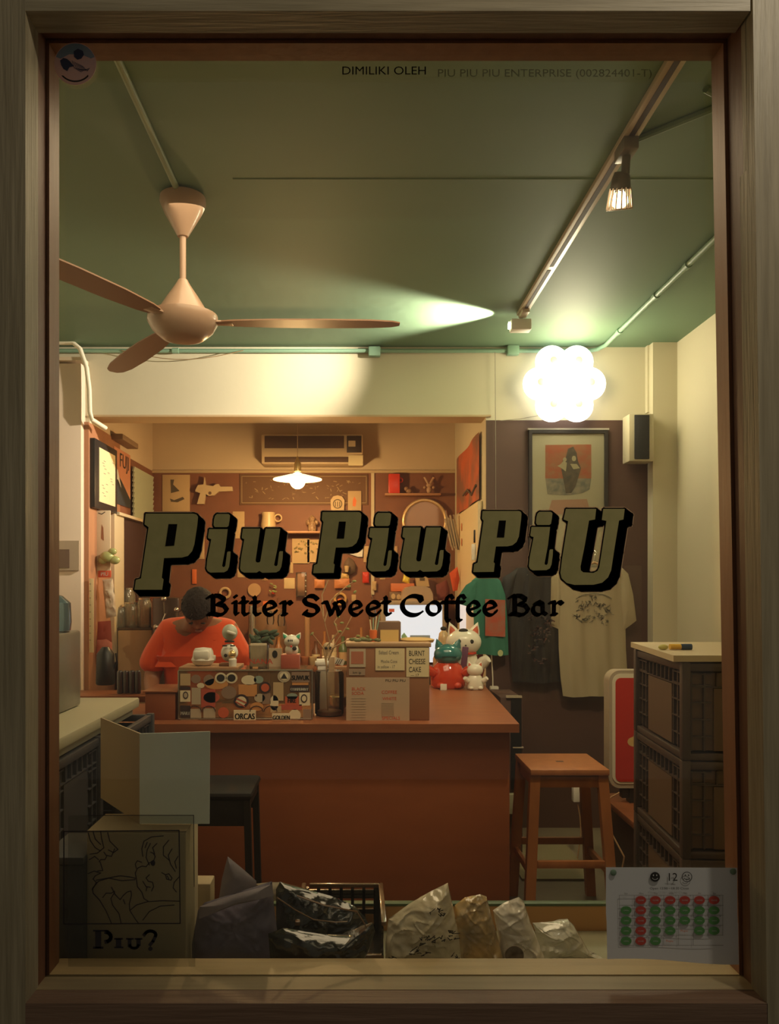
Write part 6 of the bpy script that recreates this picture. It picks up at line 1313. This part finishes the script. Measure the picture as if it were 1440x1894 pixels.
for a, c in ((326, 1128), (303, 1108), (288, 1160)): b = MB(STEEL); b.ball((X(a, 5.1), 5.1, Z(c, 5.1)), .018, (1, 1, 1), 12); b.cyl((X(a, 5.1), 5.1, Z(c, 5.1)), (X(a-1, 5.1), 5.13, Z(c+28, 5.1)), .006, 8); b.build('knob', t)
b = MB(mat('orange_funnel', (.55,.20,.08), .5)); b.lathe([(.02, 0), (.05, .05), (.02, .07)], (X(283, 5.1), 5.2, Z(1118, 5.1)), 14); b.build('hopper', t)
mb = MB(BLACK); mb.lathe([(.05, 0), (.055, .01), (.05, .18), (.02, .22)], (X(195, 4.6), 4.6, ZC), 18); mb.tube([(X(205, 4.6), 4.6, Z(1250, 4.6)), (X(216, 4.6), 4.6, Z(1225, 4.6)), (X(214, 4.6), 4.6, Z(1208, 4.6))], .005, 6); one(mb, 'black_kettle', 'black kettle shape low at the left jamb', 'kettle')
t = thing('cup_rack', 'row of dark coffee canisters standing below the cream cabinet', 'canisters', (X(240, 4.4), 4.4, ZC))
for k, a in enumerate((222, 233, 244, 255)): b = MB(mat('dark_canister', (.05,.035,.03), .25, coat=.5)); b.lathe([(.017, Z(1282, 4.4)), (.018, Z(1243, 4.4)), (.012, Z(1240, 4.4))], (X(a, 4.4), 4.4, 0), 14); b.build('canister', t)
b = MB(CTOP); b.box(-1.62, -1.10, 4.30, 4.55, Z(1284, 4.4)-.03, Z(1283, 4.4), .002); b.build('rack_shelf', t)
for q in (-1.60, -1.12): b = MB(CTOP); b.box(q-.01, q+.01, 4.32, 4.53, 0, Z(1284, 4.4)-.03); b.build('rack_leg', t)
mb = MB(GLASSJ); mb.lathe([(.016, 0), (.018, .12)], (X(260, 4.2), 4.42, Z(1283, 4.4)+.001), 14); one(mb, 'tall_glass', 'clear tall glass at the right end of the dark canisters', 'glass')
# back counter with bottles and glasses
mb = MB(CTOP); mb.box(KL+.35, KR-.002, 5.92, YK-.002, .86, .90, .003); mb.mat(BROWNW); mb.box(KL+.38, KR-.004, 5.95, YK-.004, 0, .86); one(mb, 'kitchen_counter', 'brown work counter along the pegboard wall at the back of the kitchen', 'counter')
mb = MB(STEEL); mb.lathe([(.028, .901), (.028, 1.30), (.02, 1.36)], (X(464, 5.9), 5.96, 0), 18); one(mb, 'steel_tower', 'tall thin shiny steel tower behind the letters tt of Bitter', 'tap tower')
mb = MB(mat('tan_rounded_case', (.20,.11,.06), .35)); mb.lathe([(.14, .901), (.15, 1.0), (.15, 1.2), (.12, 1.32), (0, 1.37)], (X(492, 6.1), 6.22, 0), 24); one(mb, 'rice_cooker', 'rounded tan machine to the right of the person at the back', 'machine')
mb = MB(mat('wood_mill', (.40,.22,.11), .5)); mb.lathe([(.02, .901), (.022, 1.2), (.02, 1.28)], (X(568, 6.0), 6.0, 0), 14); one(mb, 'wooden_mill', 'slim upright wooden mill right of the white cat', 'mill')
mb = MB(mat('dark_leaf', (.06,.09,.05), .7)); random.seed(21)
for k in range(16): mb.ball((X(random.uniform(470, 510), 4.0), 3.95+random.uniform(-.05, .05), Z(random.uniform(1170, 1186), 3.9)), .022, (1.3, .4, .5), 8, Matrix.Rotation(random.uniform(-1, 1), 4, 'Y'))
mb.mat(BROWNW); mb.cyl((X(490, 4.0), 3.95, ZC+.0), (X(490, 4.0), 3.95, Z(1180, 3.95)), .03, 12); one(mb, 'potted_plant', 'small dark leafy plant behind the tumbler on the counter', 'plant')
g0 = None; bn = [('brown', (.14,.06,.03)), ('amber', (.42,.18,.06)), ('pale', (.52,.40,.26)), ('green', (.10,.14,.06))]
random.seed(31); spots = []
for k, a in enumerate((440, 515, 532, 548, 584, 600, 616, 634, 652, 668)):
    nm, c_ = bn[k % 4]; h_ = random.uniform(.16, .30); r_ = random.uniform(.022, .036); Y = 6.0+.08*(k % 3); mb = MB(mat('%s_bottle_glass' % nm, c_, .2, coat=.6)); x_ = X(a, Y)
    mb.lathe([(r_*.9, .901), (r_, .91), (r_, .901+h_*.6), (r_*.4, .901+h_*.75), (r_*.4, .901+h_)], (x_, Y, 0), 14); mb.mat(WPo if k % 2 else CREAMP); mb.lathe([(r_*1.02, .93), (r_*1.02, .90+h_*.45)], (x_, Y, 0), 14)
    where = ['right behind the shoulder of the person','left of the white cat\'s head','directly behind the white cat','just right of the white cat','right of the wooden mill','behind the lower twigs','behind the middle of the twigs','left of the upper twig leaves','beyond the right twigs','behind the left edge of the menu box'][k]
    one(mb, 'bottle', '%s bottle with paper label at the back %s' % (nm, where), 'bottle')
# hanging stemmed glasses and a row of cups
for a, c in ((500, 1140), (520, 1143), (688, 1130)):
    Y = 5.85; mb = MB(GLASSJ); z0 = Z(c, Y); mb.lathe([(.028, z0+.10), (.004, z0+.095), (.004, z0+.04), (.026, z0+.02), (.030, z0-.03), (.024, z0-.06)], (X(a, Y), Y, 0), 16)
    mb.mat(STEEL); mb.cyl((X(a, Y), Y, z0+.10), (X(a, Y), YK-.002, z0+.13), .003, 6)
    one(mb, 'stemmed_glass', {500: 'clear stemmed glass hanging upside down right of the word Bitter', 520: 'second clear stemmed glass hanging beside the first, nearer the word Sweet', 688: 'clear stemmed glass hanging upside down left of the bright display'}[a], 'glass', 'stemmed glasses hung from the pegboard')
cupw = ['leftmost in the row of small cups at the back', 'second from the left in the row of small cups at the back', 'third from the left in the row of small cups at the back', 'fourth from the left in the row of small cups at the back', 'rightmost in the row of small cups at the back']
for k in range(5):
    Y = 5.80; a = 530+k*15; mb = MB([EM, mat('brown_cup', (.22,.10,.05), .35, coat=.4), mat('terracotta_cup', (.45,.16,.07), .45)][k % 3]); mb.lathe([(.020, 0), (.028, .01), (.033, .07), (.030, .07), (.024, .012), (0, .01)], (X(a, Y)+.002*k, 5.985-.03, .901), 18)
    one(mb, 'small_cup', '%s cup, %s' % (['pale', 'brown', 'terracotta'][k % 3], cupw[k]), 'cup', 'small cups along the back counter')
for lab, a, b_, c, d, m in (('narrow pale ticket pinned left of the bead pack', 536, 1040, 542, 1060, WPo), ('small brown card pinned between the disc and the sprig', 484, 1060, 494, 1074, CARDB), ('tiny cream tag pinned right of the yellow ring', 650, 1100, 658, 1112, WPo), ('small orange card pinned above the rice machine', 486, 1112, 497, 1124, ORANGE), ('pale square card pinned above the display at its left', 702, 1060, 712, 1072, WPo), ('narrow tan strip pinned below the mirror at its left', 728, 1010, 735, 1050, mat('tan_disc', (.5,.3,.15))), ('cream note pinned between the second P and second i', 672, 1010, 684, 1040, WPo)):
    wallbox('pinned_card', lab, 'card', a, b_, c, d, m, .004)
# skull ornament, small bowl, striped card
mb = MB(mat('bone', (.55,.40,.24), .5)); Y = 3.75; mb.ball((X(607, Y), Y, Z(1196, Y)), .026, (1, .9, .8), 14); mb.lathe([(.014, 0), (.018, .03), (.02, .045)], (X(607, Y), Y, Z(1214, Y)), 12); mb.box(X(607, Y)-.03, X(607, Y)+.03, Y-.03, Y+.03, ZC+.001, Z(1214, Y), .004); mb.mat(INK); mb.ball((X(603, Y), Y-.022, Z(1198, Y)), .007, (1, .5, 1), 8); mb.ball((X(611, Y), Y-.022, Z(1198, Y)), .007, (1, .5, 1), 8)
one(mb, 'skull_ornament', 'small tan skull-like ornament behind the twigs', 'ornament')
mb = MB(GOLD); mb.lathe([(.02, ZC+.001), (.045, ZC+.02), (.05, ZC+.06), (.045, ZC+.065)], (X(627, 3.62), 3.68, 0), 20); one(mb, 'brass_bowl', 'small shiny brass bowl between the jar and the menu box', 'bowl')
mb = MB(mat('striped_card', (.6,.55,.45), .4)); mb.obox((X(627, 3.7), 3.76, Z(1226, 3.7)), (.045, .003, .03), Matrix.Rotation(.3, 4, 'Y')); mb.mat(INK)
for k in range(3): mb.obox((X(622+k*4, 3.7), 3.757, Z(1226, 3.7)), (.003, .002, .028), Matrix.Rotation(.5, 4, 'Y'))
mb.mat(CARDB); mb.box(X(618, 3.7), X(640, 3.7), 3.757, 3.80, ZC+.001, Z(1236, 3.7)); one(mb, 'striped_card', 'small black and white striped card above the brass bowl', 'card')
# paler olive patch of floor under the stool, added as a thin slab
mb = MB(mat('olive_floor_patch', (.22,.18,.09), .7)); mb.box(.85, 1.22, 4.0, 4.6, .001, .012); one(mb, 'floor_patch', 'pale olive patch of the floor seen under the wooden stool', 'mat')
